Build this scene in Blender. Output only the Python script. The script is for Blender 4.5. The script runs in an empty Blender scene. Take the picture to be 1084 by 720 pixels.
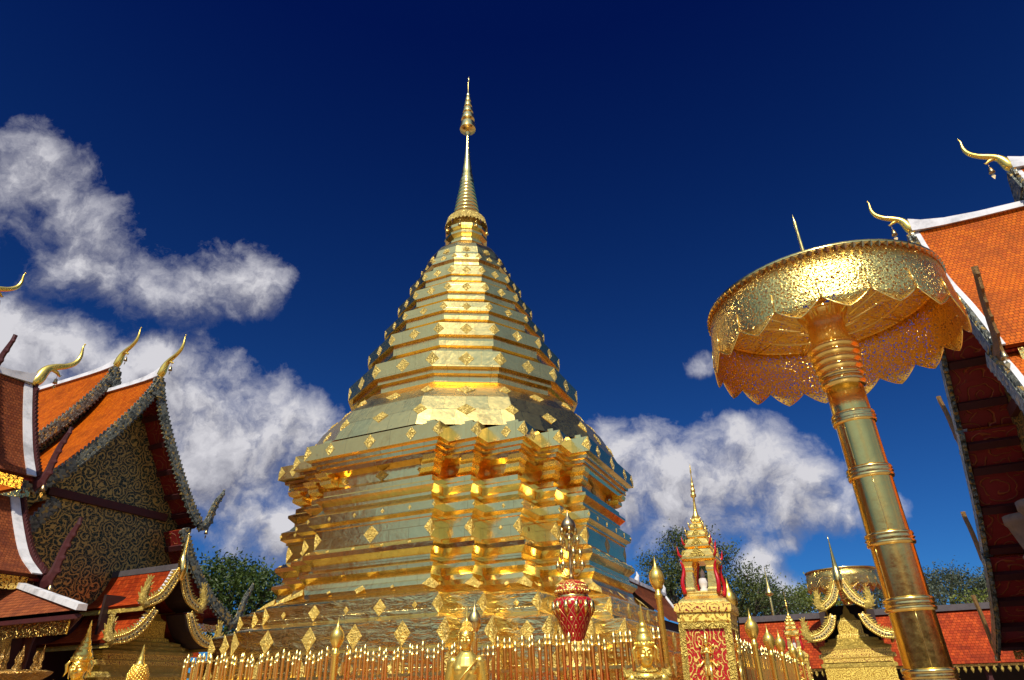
import bpy, math, random
from math import sin, cos, pi, radians, sqrt, atan2
from mathutils import Vector, Matrix
SC = bpy.context.scene
COL = SC.collection
random.seed(7)

# ------------------------------------------------------------------ camera, sky, sun, exposure
PSI, PITCH, ROLL = radians(24.59), radians(28.2), radians(-1.464)
CAM = Vector((8.33, -14.86, 1.6))
_f = Vector((-sin(PSI) * cos(PITCH), cos(PSI) * cos(PITCH), sin(PITCH)))
_r0 = Vector((cos(PSI), sin(PSI), 0))
_u0 = _r0.cross(_f)
_r = _r0 * cos(ROLL) + _u0 * sin(ROLL)
_u = _u0 * cos(ROLL) - _r0 * sin(ROLL)
cd = bpy.data.cameras.new('camera')
cam = bpy.data.objects.new('camera', cd)
COL.objects.link(cam)
cam.matrix_world = Matrix(((_r.x, _u.x, -_f.x, CAM.x), (_r.y, _u.y, -_f.y, CAM.y), (_r.z, _u.z, -_f.z, CAM.z), (0, 0, 0, 1)))
cd.sensor_width = 36
cd.lens = 36 * 690 / 1084
cd.clip_start = 0.05
cd.clip_end = 3000
SC.camera = cam

SUN_AZ, SUN_EL = radians(11), radians(49)      # azimuth: behind the camera, to its left
_sx, _sy = -sin(SUN_AZ), -cos(SUN_AZ)           # in the camera's heading frame
SUN = Vector(((_sx * cos(PSI) - _sy * sin(PSI)) * cos(SUN_EL), (_sx * sin(PSI) + _sy * cos(PSI)) * cos(SUN_EL), sin(SUN_EL)))
sl = bpy.data.lights.new('sun', 'SUN')
sl.energy = 5.0
sl.angle = radians(0.55)
sl.color = (1.0, 0.93, 0.82)
so = bpy.data.objects.new('sun', sl)
COL.objects.link(so)
so.rotation_euler = SUN.to_track_quat('Z', 'Y').to_euler()

SC.view_settings.view_transform = 'Standard'
SC.view_settings.look = 'None'
SC.view_settings.gamma = 1
SC.view_settings.exposure = 0.0
SC.view_settings.use_curve_mapping = False
SC.cycles.use_denoising = True
SC.cycles.max_bounces = 10
SC.cycles.glossy_bounces = 8
SC.cycles.diffuse_bounces = 3
SC.cycles.transparent_max_bounces = 12
SC.cycles.sample_clamp_indirect = 8


def node(nt, t, props=None, **ins):
    x = nt.nodes.new(t)
    for k, v in (props or {}).items():
        setattr(x, k, v)
    for k, v in ins.items():
        s = x.inputs[int(k[1:])] if k[0] == 'i' and k[1:].isdigit() else x.inputs[k.replace('_', ' ')]
        if isinstance(v, bpy.types.NodeSocket):
            nt.links.new(v, s)
        else:
            s.default_value = v
    return x


def mth(nt, op, a, b=0.0, c=0.0, clamp=False):
    return node(nt, 'ShaderNodeMath', {'operation': op, 'use_clamp': clamp}, i0=a, i1=b, i2=c).outputs[0]


def vmth(nt, op, a, b=(0, 0, 0)):
    x = node(nt, 'ShaderNodeVectorMath', {'operation': op}, i0=a, i1=b)
    return x.outputs['Value'] if op in ('DOT_PRODUCT', 'LENGTH', 'DISTANCE') else x.outputs['Vector']


def ramp(nt, fac, lo, hi, a=0.0, b=1.0, smooth=True):
    return node(nt, 'ShaderNodeMapRange', {'interpolation_type': 'SMOOTHSTEP' if smooth else 'LINEAR', 'clamp': True},
                i0=fac, i1=lo, i2=hi, i3=a, i4=b).outputs[0]


def mixc(nt, fac, a, b, mode='MIX'):
    x = node(nt, 'ShaderNodeMix', {'data_type': 'RGBA', 'blend_type': mode})
    for s, v in ((x.inputs[0], fac), (x.inputs[6], a), (x.inputs[7], b)):
        if isinstance(v, bpy.types.NodeSocket):
            nt.links.new(v, s)
        else:
            s.default_value = (*v, 1) if isinstance(v, tuple) and len(v) == 3 else v
    return x.outputs[2]


def noise(nt, vec, scale, detail=4, rough=0.55, dist=0.0):
    return node(nt, 'ShaderNodeTexNoise', None, Vector=vec, Scale=scale, Detail=detail, Roughness=rough, Distortion=dist).outputs[0]


# cumulus clouds: patches of the sky (direction, angular radius)
CLOUDS = [(-0.7957, 0.288, 0.5329, 0.0559), (-0.7766, 0.3167, 0.5447, 0.054), (-0.7691, 0.3657, 0.5241, 0.05), (-0.7622, 0.4135, 0.4981, 0.043), (-0.7467, 0.4529, 0.4872, 0.0375), (-0.7255, 0.4876, 0.4857, 0.0363), (-0.7019, 0.5116, 0.4955, 0.0373), (-0.6756, 0.534, 0.5083, 0.0432), (-0.655, 0.557, 0.5107, 0.0389), (-0.7973, 0.3763, 0.4719, 0.0323), (-0.8408, 0.3873, 0.3782, 0.0602), (-0.8135, 0.4303, 0.3912, 0.0493), (-0.8429, 0.3592, 0.4005, 0.0407), (-0.8418, 0.4252, 0.3326, 0.0633), (-0.7543, 0.5554, 0.3501, 0.0908), (-0.7253, 0.6088, 0.3214, 0.0937), (-0.7643, 0.5167, 0.3859, 0.0453), (-0.6708, 0.6704, 0.3173, 0.0627), (-0.7082, 0.6597, 0.2516, 0.0877), (-0.6438, 0.6841, 0.3427, 0.048), (-0.7558, 0.607, 0.2456, 0.0719), (-0.6804, 0.7036, 0.2049, 0.0454), (-0.7803, 0.5431, 0.3101, 0.0705), (-0.7944, 0.481, 0.3709, 0.0457), (-0.2621, 0.9198, 0.2919, 0.061), (-0.1984, 0.9449, 0.2605, 0.0754), (-0.2562, 0.9378, 0.2345, 0.0677), (-0.1014, 0.9619, 0.2537, 0.0803), (-0.0652, 0.9599, 0.2725, 0.0616), (-0.0186, 0.9727, 0.2314, 0.0615), (0.0243, 0.9771, 0.2113, 0.0475), (-0.1574, 0.9595, 0.2335, 0.0657), (0.0668, 0.9778, 0.1985, 0.0344), (0.0994, 0.9752, 0.1976, 0.0201), (-0.0755, 0.947, 0.3124, 0.0314), (-0.0391, 0.952, 0.3034, 0.0205), (-0.0866, 0.9809, 0.1741, 0.0298), (-0.0449, 0.9846, 0.1691, 0.0242), (-0.0925, 0.9866, 0.1343, 0.0341), (-0.0673, 0.9922, 0.1052, 0.0331), (-0.1043, 0.9033, 0.4161, 0.0272)]
W = bpy.data.worlds.new('World')
SC.world = W
W.use_nodes = True
nt = W.node_tree
nt.nodes.clear()
wd = node(nt, 'ShaderNodeTexCoord').outputs['Generated']
sky = node(nt, 'ShaderNodeTexSky', {'sky_type': 'NISHITA', 'sun_disc': False, 'sun_elevation': SUN_EL,
           'sun_rotation': atan2(SUN.x, SUN.y), 'altitude': 1070, 'air_density': 1.0, 'dust_density': 0.3, 'ozone_density': 2.5})
sunward = vmth(nt, 'DOT_PRODUCT', wd, tuple(SUN))
sep = node(nt, 'ShaderNodeSeparateXYZ', None, i0=wd)
# deep polarised blue away from the sun, plain hazy sky around it
polar = ramp(nt, sunward, 0.45, 0.95)
deep = mixc(nt, ramp(nt, sep.outputs[2], 0.0, 0.80, smooth=False), (0.12, 0.40, 0.76), (0.006, 0.065, 0.36))
tint = mixc(nt, polar, deep, (1.0, 1.05, 1.05))
base = mixc(nt, 1.0, sky.outputs[0], tint, 'MULTIPLY')
# thin bright veil of haze on the sunward side
HAZE = (0.0, -0.643, 0.766)      # brightest part of the hazy sky
fwd = vmth(nt, 'DOT_PRODUCT', wd, (-sin(PSI), cos(PSI), 0))
base = mixc(nt, ramp(nt, fwd, 0.12, -0.45, 0, 0.8), base, (1.9, 3.1, 6.4))
base = mixc(nt, ramp(nt, vmth(nt, 'DOT_PRODUCT', wd, HAZE), 0.46, 0.90, 0, 0.8), base, (3.9, 6.2, 11.2))
def cloud_field(vec):
    w = None
    for k, (x, y, z, r) in enumerate(CLOUDS):
        if k < 10:          # the thin band high on the left is ragged
            r *= 1.0
        a = (0.5 if k < 10 else 1.0) / (1 - cos(r))
        d = vmth(nt, 'DOT_PRODUCT', vec, (x, y, z))
        b = mth(nt, 'MULTIPLY_ADD', d, a, -cos(r) * a - (0.9 if r < 0.020 else 0.75 if r < 0.030 else 0.0))
        w = b if w is None else mth(nt, 'SMOOTH_MAX', w, b, 0.9)
    return mth(nt, 'MAXIMUM', w, -1.8)


w = cloud_field(wd)
wup = cloud_field(vmth(nt, 'NORMALIZE', vmth(nt, 'ADD', wd, (0.006, 0.0, 0.035))))
big = noise(nt, wd, 6, 2, 0.5)
warp = node(nt, 'ShaderNodeTexNoise', None, Vector=wd, Scale=7.0, Detail=7.0, Roughness=0.6).outputs[1]
wv = vmth(nt, 'ADD', wd, vmth(nt, 'MULTIPLY', vmth(nt, 'SUBTRACT', warp, (.5, .5, .5)), (.10, .10, .10)))
n1 = noise(nt, wv, 11, 11, 0.62)
n2 = noise(nt, vmth(nt, 'ADD', wv, (-0.01, -0.01, 0.022)), 11, 8, 0.58)
edge = mth(nt, 'ADD', mth(nt, 'MULTIPLY', mth(nt, 'SUBTRACT', n1, 0.5), 5.4), mth(nt, 'MULTIPLY', mth(nt, 'SUBTRACT', big, 0.5), 1.2))
dens = mth(nt, 'ADD', mth(nt, 'MULTIPLY', w, 1.2), edge)
mask = mth(nt, 'POWER', ramp(nt, dens, -0.55, 1.15, smooth=False), 1.25)
thick = ramp(nt, dens, 0.1, 1.6)
# the rest of the sky, behind the camera, holds scattered cloud and bright haze
away = ramp(nt, vmth(nt, 'DOT_PRODUCT', wd, tuple(-_f)), -0.35, 0.2)
mask2 = mth(nt, 'MULTIPLY', ramp(nt, noise(nt, wd, 2.6, 6, 0.55), 0.50, 0.72), away)
mask = mth(nt, 'MAXIMUM', mask, mth(nt, 'MULTIPLY', mask2, 0.8))
lit = mth(nt, 'MULTIPLY', mth(nt, 'SUBTRACT', n1, n2), 3.2)
lit = mth(nt, 'ADD', lit, mth(nt, 'MULTIPLY', mth(nt, 'SUBTRACT', w, wup), 0.75))
lit = mth(nt, 'ADD', lit, mth(nt, 'MULTIPLY', thick, 0.12))
lit = mth(nt, 'ADD', lit, 0.42, clamp=True)
ccol = mixc(nt, lit, (2.1, 2.15, 2.8), (6.7, 6.6, 7.0))
final = mixc(nt, mask, base, ccol)
bg = node(nt, 'ShaderNodeBackground', None, Color=final, Strength=0.1)
node(nt, 'ShaderNodeOutputWorld', None, Surface=bg.outputs[0])
W.cycles.sampling_method = 'MANUAL'
W.cycles.sample_map_resolution = 1024


# ------------------------------------------------------------------ mesh helpers
class MB:
    def __init__(self):
        self.v, self.f, self.uv, self.s = [], [], [], []

    def add(self, verts, faces, uvs=None, smooth=False):
        o = len(self.v)
        self.v += [tuple(p) for p in verts]
        for k, fc in enumerate(faces):
            self.f.append(tuple(i + o for i in fc))
            self.uv.append(uvs[k] if uvs else None)
            self.s.append(smooth)
        return self

    def box(self, c, s, rot=None, taper=1.0):
        hx, hy, hz = s[0] / 2, s[1] / 2, s[2] / 2
        pts = []
        for z, t in ((-hz, 1), (hz, taper)):
            for x, y in ((-hx, -hy), (hx, -hy), (hx, hy), (-hx, hy)):
                p = Vector((x * t, y * t, z))
                if rot is not None:
                    p = rot @ p
                pts.append(p + Vector(c))
        F = [(3, 2, 1, 0), (4, 5, 6, 7), (0, 1, 5, 4), (1, 2, 6, 5), (2, 3, 7, 6), (3, 0, 4, 7)]
        dims = [(s[0], s[1]), (s[0], s[1]), (s[0], s[2]), (s[1], s[2]), (s[0], s[2]), (s[1], s[2])]
        U = [[(0, 0), (a, 0), (a, b), (0, b)] for a, b in dims]
        return self.add(pts, F, U)

    def rings(self, rings, cap0=False, cap1=False, smooth=False, closed=True):
        n = len(rings[0])
        V = [p for r in rings for p in r]
        F, U = [], []
        vv = 0
        big = max(rings, key=lambda r: sum((Vector(r[i]) - Vector(r[i - 1])).length for i in range(n)))
        cum = [0]
        for i in range(n):
            cum.append(cum[-1] + (Vector(big[(i + 1) % n]) - Vector(big[i])).length)
        for k in range(len(rings) - 1):
            dv = (Vector(rings[k + 1][0]) - Vector(rings[k][0])).length
            for i in range(n if closed else n - 1):
                j = (i + 1) % n
                F.append((k * n + i, k * n + j, (k + 1) * n + j, (k + 1) * n + i))
                U.append([(cum[i], vv), (cum[i + 1], vv), (cum[i + 1], vv + dv), (cum[i], vv + dv)])
            vv += dv
        if cap0:
            F.append(tuple(range(n - 1, -1, -1)))
            U.append([(rings[0][i][0], rings[0][i][1]) for i in range(n - 1, -1, -1)])
        if cap1:
            o = (len(rings) - 1) * n
            F.append(tuple(range(o, o + n)))
            U.append([(rings[-1][i][0], rings[-1][i][1]) for i in range(n)])
        return self.add(V, F, U, smooth)

    def lathe(self, prof, n=24, c=(0, 0, 0), smooth=True, a0=0.0, cap=True):
        R = []
        for r, z in prof:
            R.append([(c[0] + r * cos(a0 + 2 * pi * i / n), c[1] + r * sin(a0 + 2 * pi * i / n), c[2] + z) for i in range(n)])
        return self.rings(R, cap and prof[0][0] > 1e-4, cap and prof[-1][0] > 1e-4, smooth)

    def tube(self, pts, rad, n=10, smooth=True, flat=1.0, flat_axis=None, tip=True):
        P = [Vector(p) for p in pts]
        m = len(P)
        if not hasattr(rad, '__len__'):
            rad = [rad] * m
        T = [(P[min(i + 1, m - 1)] - P[max(i - 1, 0)]).normalized() for i in range(m)]
        ref = Vector(flat_axis) if flat_axis is not None else (Vector((0, 0, 1)) if abs(T[0].z) < 0.9 else Vector((1, 0, 0)))
        R = []
        for i in range(m):
            a = ref - T[i] * ref.dot(T[i])
            if a.length < 1e-5:
                a = T[i].orthogonal()
            a.normalize()
            if flat_axis is None:
                ref = a
            b = T[i].cross(a)
            R.append([tuple(P[i] + a * (rad[i] * flat * cos(2 * pi * k / n)) + b * (rad[i] * sin(2 * pi * k / n))) for k in range(n)])
        return self.rings(R, True, True, smooth)

    def ell(self, c, r, n=14, m=9, rot=None):
        V, F = [], []
        for j in range(m + 1):
            t = pi * j / m
            for i in range(n):
                a = 2 * pi * i / n
                p = Vector((r[0] * sin(t) * cos(a), r[1] * sin(t) * sin(a), r[2] * cos(t)))
                if rot is not None:
                    p = rot @ p
                V.append(p + Vector(c))
        for j in range(m):
            for i in range(n):
                k = (i + 1) % n
                if j == 0:
                    F.append((0, n + i, n + k))
                elif j == m - 1:
                    F.append((j * n + i, (j + 1) * n, j * n + k))
                else:
                    F.append((j * n + i, (j + 1) * n + i, (j + 1) * n + k, j * n + k))
        return self.add(V, F, None, True)

    def prism(self, poly, axis_pts):
        """extrude a polygon of (a, b) from plane P0 to P1; axis_pts = function (a, b, t) -> xyz"""
        n = len(poly)
        V = [axis_pts(a, b, 0) for a, b in poly] + [axis_pts(a, b, 1) for a, b in poly]
        F = [tuple(range(n - 1, -1, -1)), tuple(range(n, 2 * n))]
        U = [[poly[i] for i in range(n - 1, -1, -1)], list(poly)]
        for i in range(n):
            j = (i + 1) % n
            F.append((i, j, n + j, n + i))
            U.append([(0, 0), (.1, 0), (.1, .1), (0, .1)])
        return self.add(V, F, U)

    def xform(self, m):
        self.v = [tuple(m @ Vector(p)) for p in self.v]
        return self

    def mesh(self, name, m=None):
        me = bpy.data.meshes.new(name)
        me.from_pydata(self.v, [], self.f)
        ul = me.uv_layers.new(name='UVMap')
        d = []
        for fi, fc in enumerate(self.f):
            u = self.uv[fi]
            for k in range(len(fc)):
                p = u[k] if u else (self.v[fc[k]][0], self.v[fc[k]][1])
                d += [p[0], p[1]]
        ul.data.foreach_set('uv', d)
        me.polygons.foreach_set('use_smooth', self.s)
        if m:
            me.materials.append(m)
        me.update()
        return me

    def build(self, name, m, parent=None, label=None, fix=False):
        me = self.mesh(name, m)
        if fix:
            fix_normals(me)
        o = bpy.data.objects.new(name, me)
        COL.objects.link(o)
        if parent is not None:
            o.parent = parent
        if label:
            o['label'] = label
        return o


def fix_normals(me):
    import bmesh
    bm = bmesh.new()
    bm.from_mesh(me)
    bmesh.ops.recalc_face_normals(bm, faces=bm.faces)
    bm.to_mesh(me)
    bm.free()


def thing(name, label, cat, loc=(0, 0, 0), rz=0.0, group=None):
    o = bpy.data.objects.new(name, None)
    COL.objects.link(o)
    o.empty_display_size = 0.2
    o.location = loc
    o.rotation_euler = (0, 0, rz)
    return tag(o, label, cat, group)


def tag(o, label, cat, group=None):
    o['label'] = label
    o['category'] = cat
    if group:
        o['group'] = group
    return o


def dup(root, loc, rz=None, label=None, group=None):
    r = root.copy()
    COL.objects.link(r)
    r.location = loc
    if rz is not None:
        r.rotation_euler = (root.rotation_euler[0], root.rotation_euler[1], rz)
    if label:
        r['label'] = label
    if group:
        r['group'] = group
    for ch in [o for o in bpy.data.objects if o.parent == root]:
        c = ch.copy()
        COL.objects.link(c)
        c.parent = r
        for g in [o for o in bpy.data.objects if o.parent == ch]:
            d = g.copy()
            COL.objects.link(d)
            d.parent = c
    return r


def struct(o):
    o['kind'] = 'structure'
    return o


def spline(pts, n):
    """Catmull-Rom through the points"""
    P = [Vector(p) for p in pts]
    P = [P[0] * 2 - P[1]] + P + [P[-1] * 2 - P[-2]]
    out = []
    segs = len(P) - 3
    for k in range(segs * n + 1):
        s = min(k // n, segs - 1)
        t = k / n - s
        a, b, c, d = P[s:s + 4]
        out.append(0.5 * ((2 * b) + (c - a) * t + (2 * a - 5 * b + 4 * c - d) * t * t + (3 * b - a - 3 * c + d) * t ** 3))
    return out


# ------------------------------------------------------------------ materials
def new_mat(name):
    m = bpy.data.materials.new(name)
    m.use_nodes = True
    m.node_tree.nodes.clear()
    return m, m.node_tree


def finish(nt, **ins):
    p = node(nt, 'ShaderNodeBsdfPrincipled', None, **ins)
    node(nt, 'ShaderNodeOutputMaterial', None, Surface=p.outputs[0])
    return p


def bump(nt, h, strength=0.5, dist=0.02, normal=None):
    b = node(nt, 'ShaderNodeBump', None, Height=h, Strength=strength, Distance=dist)
    if normal is not None:
        nt.links.new(normal, b.inputs['Normal'])
    return b.outputs[0]


def rgb(*c):
    return (*c, 1.0)


def voro(nt, vec, scale, feature='F1', rnd=1.0):
    return node(nt, 'ShaderNodeTexVoronoi', {'feature': feature}, Vector=vec, Scale=scale, Randomness=rnd)


GOLD = (1.0, 0.72, 0.22)


def m_plate(name, crumple=0.35, bw=0.62, bh=0.42, rough=0.15, stretch=(1.0, 1.0, 1.0)):
    m, nt = new_mat(name)
    tc = node(nt, 'ShaderNodeTexCoord')
    uv, ob = tc.outputs['UV'], tc.outputs['Object']
    br = node(nt, 'ShaderNodeTexBrick', {'offset': 0.5}, Vector=uv, Color1=rgb(0, 0, 0), Color2=rgb(1, 1, 1), Mortar=rgb(.5, .5, .5), Scale=1.0,
              Mortar_Size=0.009, Mortar_Smooth=0.4, Bias=0.0, Brick_Width=bw, Row_Height=bh)
    rnd = br.outputs['Color']
    n1 = noise(nt, vmth(nt, 'MULTIPLY', ob, stretch), 3.2, 4, 0.55, 0.6)
    n2 = noise(nt, vmth(nt, 'MULTIPLY', ob, stretch), 14, 3, 0.6)
    fine = noise(nt, ob, 70, 2, 0.6)
    h = mth(nt, 'ADD', n1, mth(nt, 'MULTIPLY', n2, 0.16))
    h = mth(nt, 'SUBTRACT', h, mth(nt, 'MULTIPLY', br.outputs['Fac'], 0.10))
    h = mth(nt, 'ADD', h, mth(nt, 'MULTIPLY', rnd, 0.04))
    nrm = bump(nt, h, crumple, 0.05)
    nrm = bump(nt, fine, 0.06, 0.004, nrm)
    r = mth(nt, 'ADD', mth(nt, 'MULTIPLY', n2, 0.16), mth(nt, 'MULTIPLY', rnd, 0.08))
    r = mth(nt, 'ADD', r, rough - 0.08)
    col = mixc(nt, mth(nt, 'MULTIPLY', rnd, 0.4), (1.0, 0.73, 0.235), (0.96, 0.67, 0.20))
    col = mixc(nt, ramp(nt, noise(nt, ob, 1.7, 6, 0.65), 0.54, 0.74, 0, 0.6), col, (0.62, 0.38, 0.11))
    col = mixc(nt, mth(nt, 'MULTIPLY', br.outputs['Fac'], 0.32), col, (0.36, 0.22, 0.06))
    finish(nt, Base_Color=col, Metallic=1.0, Roughness=r, Normal=nrm)
    return m


def m_gold(name, col=GOLD, rough=0.22, relief=0.0, scale=40, dirt_shade=0.3, wob=0.15, metal=1.0):
    m, nt = new_mat(name)
    ob = node(nt, 'ShaderNodeTexCoord').outputs['Object']
    n1 = noise(nt, ob, 6, 5, 0.6)
    h = n1
    nrm = bump(nt, n1, wob, 0.03)
    if relief:
        v = voro(nt, vmth(nt, 'ADD', ob, node(nt, 'ShaderNodeTexNoise', None, Vector=ob, Scale=scale * 0.25).outputs[1]), scale)
        nrm = bump(nt, mth(nt, 'SINE', mth(nt, 'MULTIPLY', v.outputs[0], 14)), relief, 0.02, nrm)
    c = mixc(nt, ramp(nt, noise(nt, ob, 4.5, 6, 0.7), 0.5, 0.8, 0, dirt_shade), col, (0.45, 0.25, 0.07))
    if relief:
        c = mixc(nt, ramp(nt, mth(nt, 'SINE', mth(nt, 'MULTIPLY', v.outputs[0], 14)), 0.1, -0.7, 0, 0.75 * dirt_shade * 3.3), c, (0.34, 0.17, 0.03))  # hollows of the relief painted darker, their shade put into the colour
    r = mth(nt, 'ADD', mth(nt, 'MULTIPLY', noise(nt, ob, 22, 4, 0.6), 0.25), rough - 0.1)
    finish(nt, Base_Color=c, Metallic=metal, Roughness=r, Normal=nrm)
    return m


def m_filigree(name, scale=34, open_=0.42, backing=None):  # scale in cells per metre
    """cut-out gilded sheet: real holes unless it has a backing colour"""
    m, nt = new_mat(name)
    tc = node(nt, 'ShaderNodeTexCoord')
    uv = tc.outputs['UV']
    wob = node(nt, 'ShaderNodeTexNoise', None, Vector=uv, Scale=scale * 1.2, Detail=2.0).outputs[1]
    vec = vmth(nt, 'ADD', uv, vmth(nt, 'MULTIPLY', vmth(nt, 'SUBTRACT', wob, (.5, .5, .5)), (0.35 / scale,) * 3))
    vn = voro(nt, vec, scale, 'F1', 0.6)
    rel = node(nt, 'ShaderNodeSeparateXYZ', None, i0=vmth(nt, 'SUBTRACT', vec, vn.outputs['Position']))
    ang = mth(nt, 'ARCTAN2', rel.outputs[1], rel.outputs[0])
    hand = mth(nt, 'SIGN', mth(nt, 'SUBTRACT', node(nt, 'ShaderNodeSeparateColor', None, i0=vn.outputs['Color']).outputs[0], 0.5))
    a = mth(nt, 'SINE', mth(nt, 'ADD', mth(nt, 'MULTIPLY', vn.outputs[0], 21), mth(nt, 'MULTIPLY', ang, hand)))
    petal = mth(nt, 'SINE', mth(nt, 'MULTIPLY', ang, 7.0))
    e2 = voro(nt, vec, scale, 'DISTANCE_TO_EDGE').outputs[0]
    a = mth(nt, 'ADD', a, mth(nt, 'MULTIPLY', petal, 0.55))
    hole = mth(nt, 'MULTIPLY', ramp(nt, a, open_, open_ + 0.25), ramp(nt, e2, 0.035, 0.06))
    h = mth(nt, 'SUBTRACT', mth(nt, 'MULTIPLY', noise(nt, uv, scale * 3.5, 3), 0.9), hole)
    nrm = bump(nt, h, 0.6, 0.016)
    p = node(nt, 'ShaderNodeBsdfPrincipled', None, Base_Color=rgb(1.0, 0.70, 0.18), Metallic=1.0, Roughness=0.24, Normal=nrm)
    if backing:
        q = node(nt, 'ShaderNodeBsdfPrincipled', None, Base_Color=rgb(*backing), Roughness=0.45)
    else:
        q = node(nt, 'ShaderNodeBsdfTransparent')
    mx = node(nt, 'ShaderNodeMixShader', None, i0=hole, i1=p.outputs[0], i2=q.outputs[0])
    node(nt, 'ShaderNodeOutputMaterial', None, Surface=mx.outputs[0])
    return m


def m_tile(name, c1, c2, row=0.085, wd=0.075):
    m, nt = new_mat(name)
    tc = node(nt, 'ShaderNodeTexCoord')
    uv, ob = tc.outputs['UV'], tc.outputs['Object']
    br = node(nt, 'ShaderNodeTexBrick', {'offset': 0.5}, Vector=uv, Color1=rgb(*c1), Color2=rgb(*c2), Mortar=rgb(c2[0] * .35, c2[1] * .35, c2[2] * .35), Scale=1.0,
              Mortar_Size=0.005, Mortar_Smooth=0.2, Bias=0.0, Brick_Width=wd, Row_Height=row)
    s = node(nt, 'ShaderNodeSeparateXYZ', None, i0=uv)
    saw = mth(nt, 'FRACT', mth(nt, 'DIVIDE', s.outputs[1], row))
    h = mth(nt, 'SUBTRACT', saw, mth(nt, 'MULTIPLY', br.outputs['Fac'], 0.5))
    big = noise(nt, ob, 1.6, 7, 0.7)
    col = mixc(nt, ramp(nt, big, 0.42, 0.68, 0, 0.75), br.outputs['Color'], (c2[0] * .55, c2[1] * .6, c2[2] * .9))
    col = mixc(nt, ramp(nt, noise(nt, ob, 9, 4, 0.7), 0.55, 0.75, 0, 0.25), col, (c1[0] * 1.15, c1[1] * 1.5, c1[2] * 2.5))
    streak = noise(nt, vmth(nt, 'MULTIPLY', uv, (5.0, 0.5, 1.0)), 1.6, 5, 0.7)
    col = mixc(nt, ramp(nt, streak, 0.52, 0.74, 0, 0.6), col, (c2[0] * .4, c2[1] * .5, c2[2] * 1.5))
    finish(nt, Base_Color=col, Roughness=0.6, Specular_IOR_Level=0.08, Normal=bump(nt, h, 0.9, 0.03))
    return m


def m_paint(name, col, rough=0.5, var=0.25, metallic=0.0, sc=5.0, bmp=0.1):
    m, nt = new_mat(name)
    ob = node(nt, 'ShaderNodeTexCoord').outputs['Object']
    n1 = noise(nt, ob, sc, 6, 0.65)
    c = mixc(nt, ramp(nt, n1, 0.4, 0.75, 0, 1), col, tuple(x * (1 - var) for x in col))
    finish(nt, Base_Color=c, Roughness=rough, Metallic=metallic, Normal=bump(nt, noise(nt, ob, sc * 8, 3), bmp, 0.01))
    return m


def m_scroll(name, bgc, fg, scale=2.6, metal=0.85, thr=0.15, rough=0.35):
    """gilded scrollwork over a coloured ground"""
    m, nt = new_mat(name)
    uv = node(nt, 'ShaderNodeTexCoord').outputs['UV']
    wob = node(nt, 'ShaderNodeTexNoise', None, Vector=uv, Scale=scale * 1.6, Detail=2.0).outputs[1]
    vec = vmth(nt, 'ADD', uv, vmth(nt, 'MULTIPLY', vmth(nt, 'SUBTRACT', wob, (.5, .5, .5)), (0.5 / scale,) * 3))
    vn = voro(nt, vec, scale, 'F1', 0.75)
    rel = node(nt, 'ShaderNodeSeparateXYZ', None, i0=vmth(nt, 'SUBTRACT', vec, vn.outputs['Position']))
    ang = mth(nt, 'ARCTAN2', rel.outputs[1], rel.outputs[0])
    hand = mth(nt, 'SIGN', mth(nt, 'SUBTRACT', node(nt, 'ShaderNodeSeparateColor', None, i0=vn.outputs['Color']).outputs[0], 0.5))
    a = mth(nt, 'SINE', mth(nt, 'ADD', mth(nt, 'MULTIPLY', vn.outputs[0], 24), mth(nt, 'MULTIPLY', ang, hand)))
    e2 = voro(nt, vec, scale * 3.4, 'DISTANCE_TO_EDGE').outputs[0]
    b = ramp(nt, e2, 0.12, 0.0, -1.0, 0.75)
    s = mth(nt, 'MAXIMUM', a, b)
    f = ramp(nt, s, thr, thr + 0.25)
    nrm = bump(nt, f, 0.9, 0.03)
    c = mixc(nt, f, bgc, fg)
    finish(nt, Base_Color=c, Metallic=mth(nt, 'MULTIPLY', f, metal), Roughness=rough, Normal=nrm)
    return m


def m_mosaic(name):
    m, nt = new_mat(name)
    ob = node(nt, 'ShaderNodeTexCoord').outputs['Object']
    v = voro(nt, ob, 15)
    r = node(nt, 'ShaderNodeSeparateColor', None, i0=v.outputs['Color']).outputs[0]
    c = mixc(nt, ramp(nt, r, 0.1, 0.7), (0.05, 0.055, 0.04), (0.20, 0.205, 0.15))
    c = mixc(nt, ramp(nt, r, 0.8, 0.86), c, (0.42, 0.28, 0.07))
    e = voro(nt, ob, 15, 'DISTANCE_TO_EDGE').outputs[0]
    finish(nt, Base_Color=c, Metallic=0.2, Roughness=0.35, Normal=bump(nt, ramp(nt, e, 0, 0.12), 0.6, 0.02))
    return m


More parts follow.
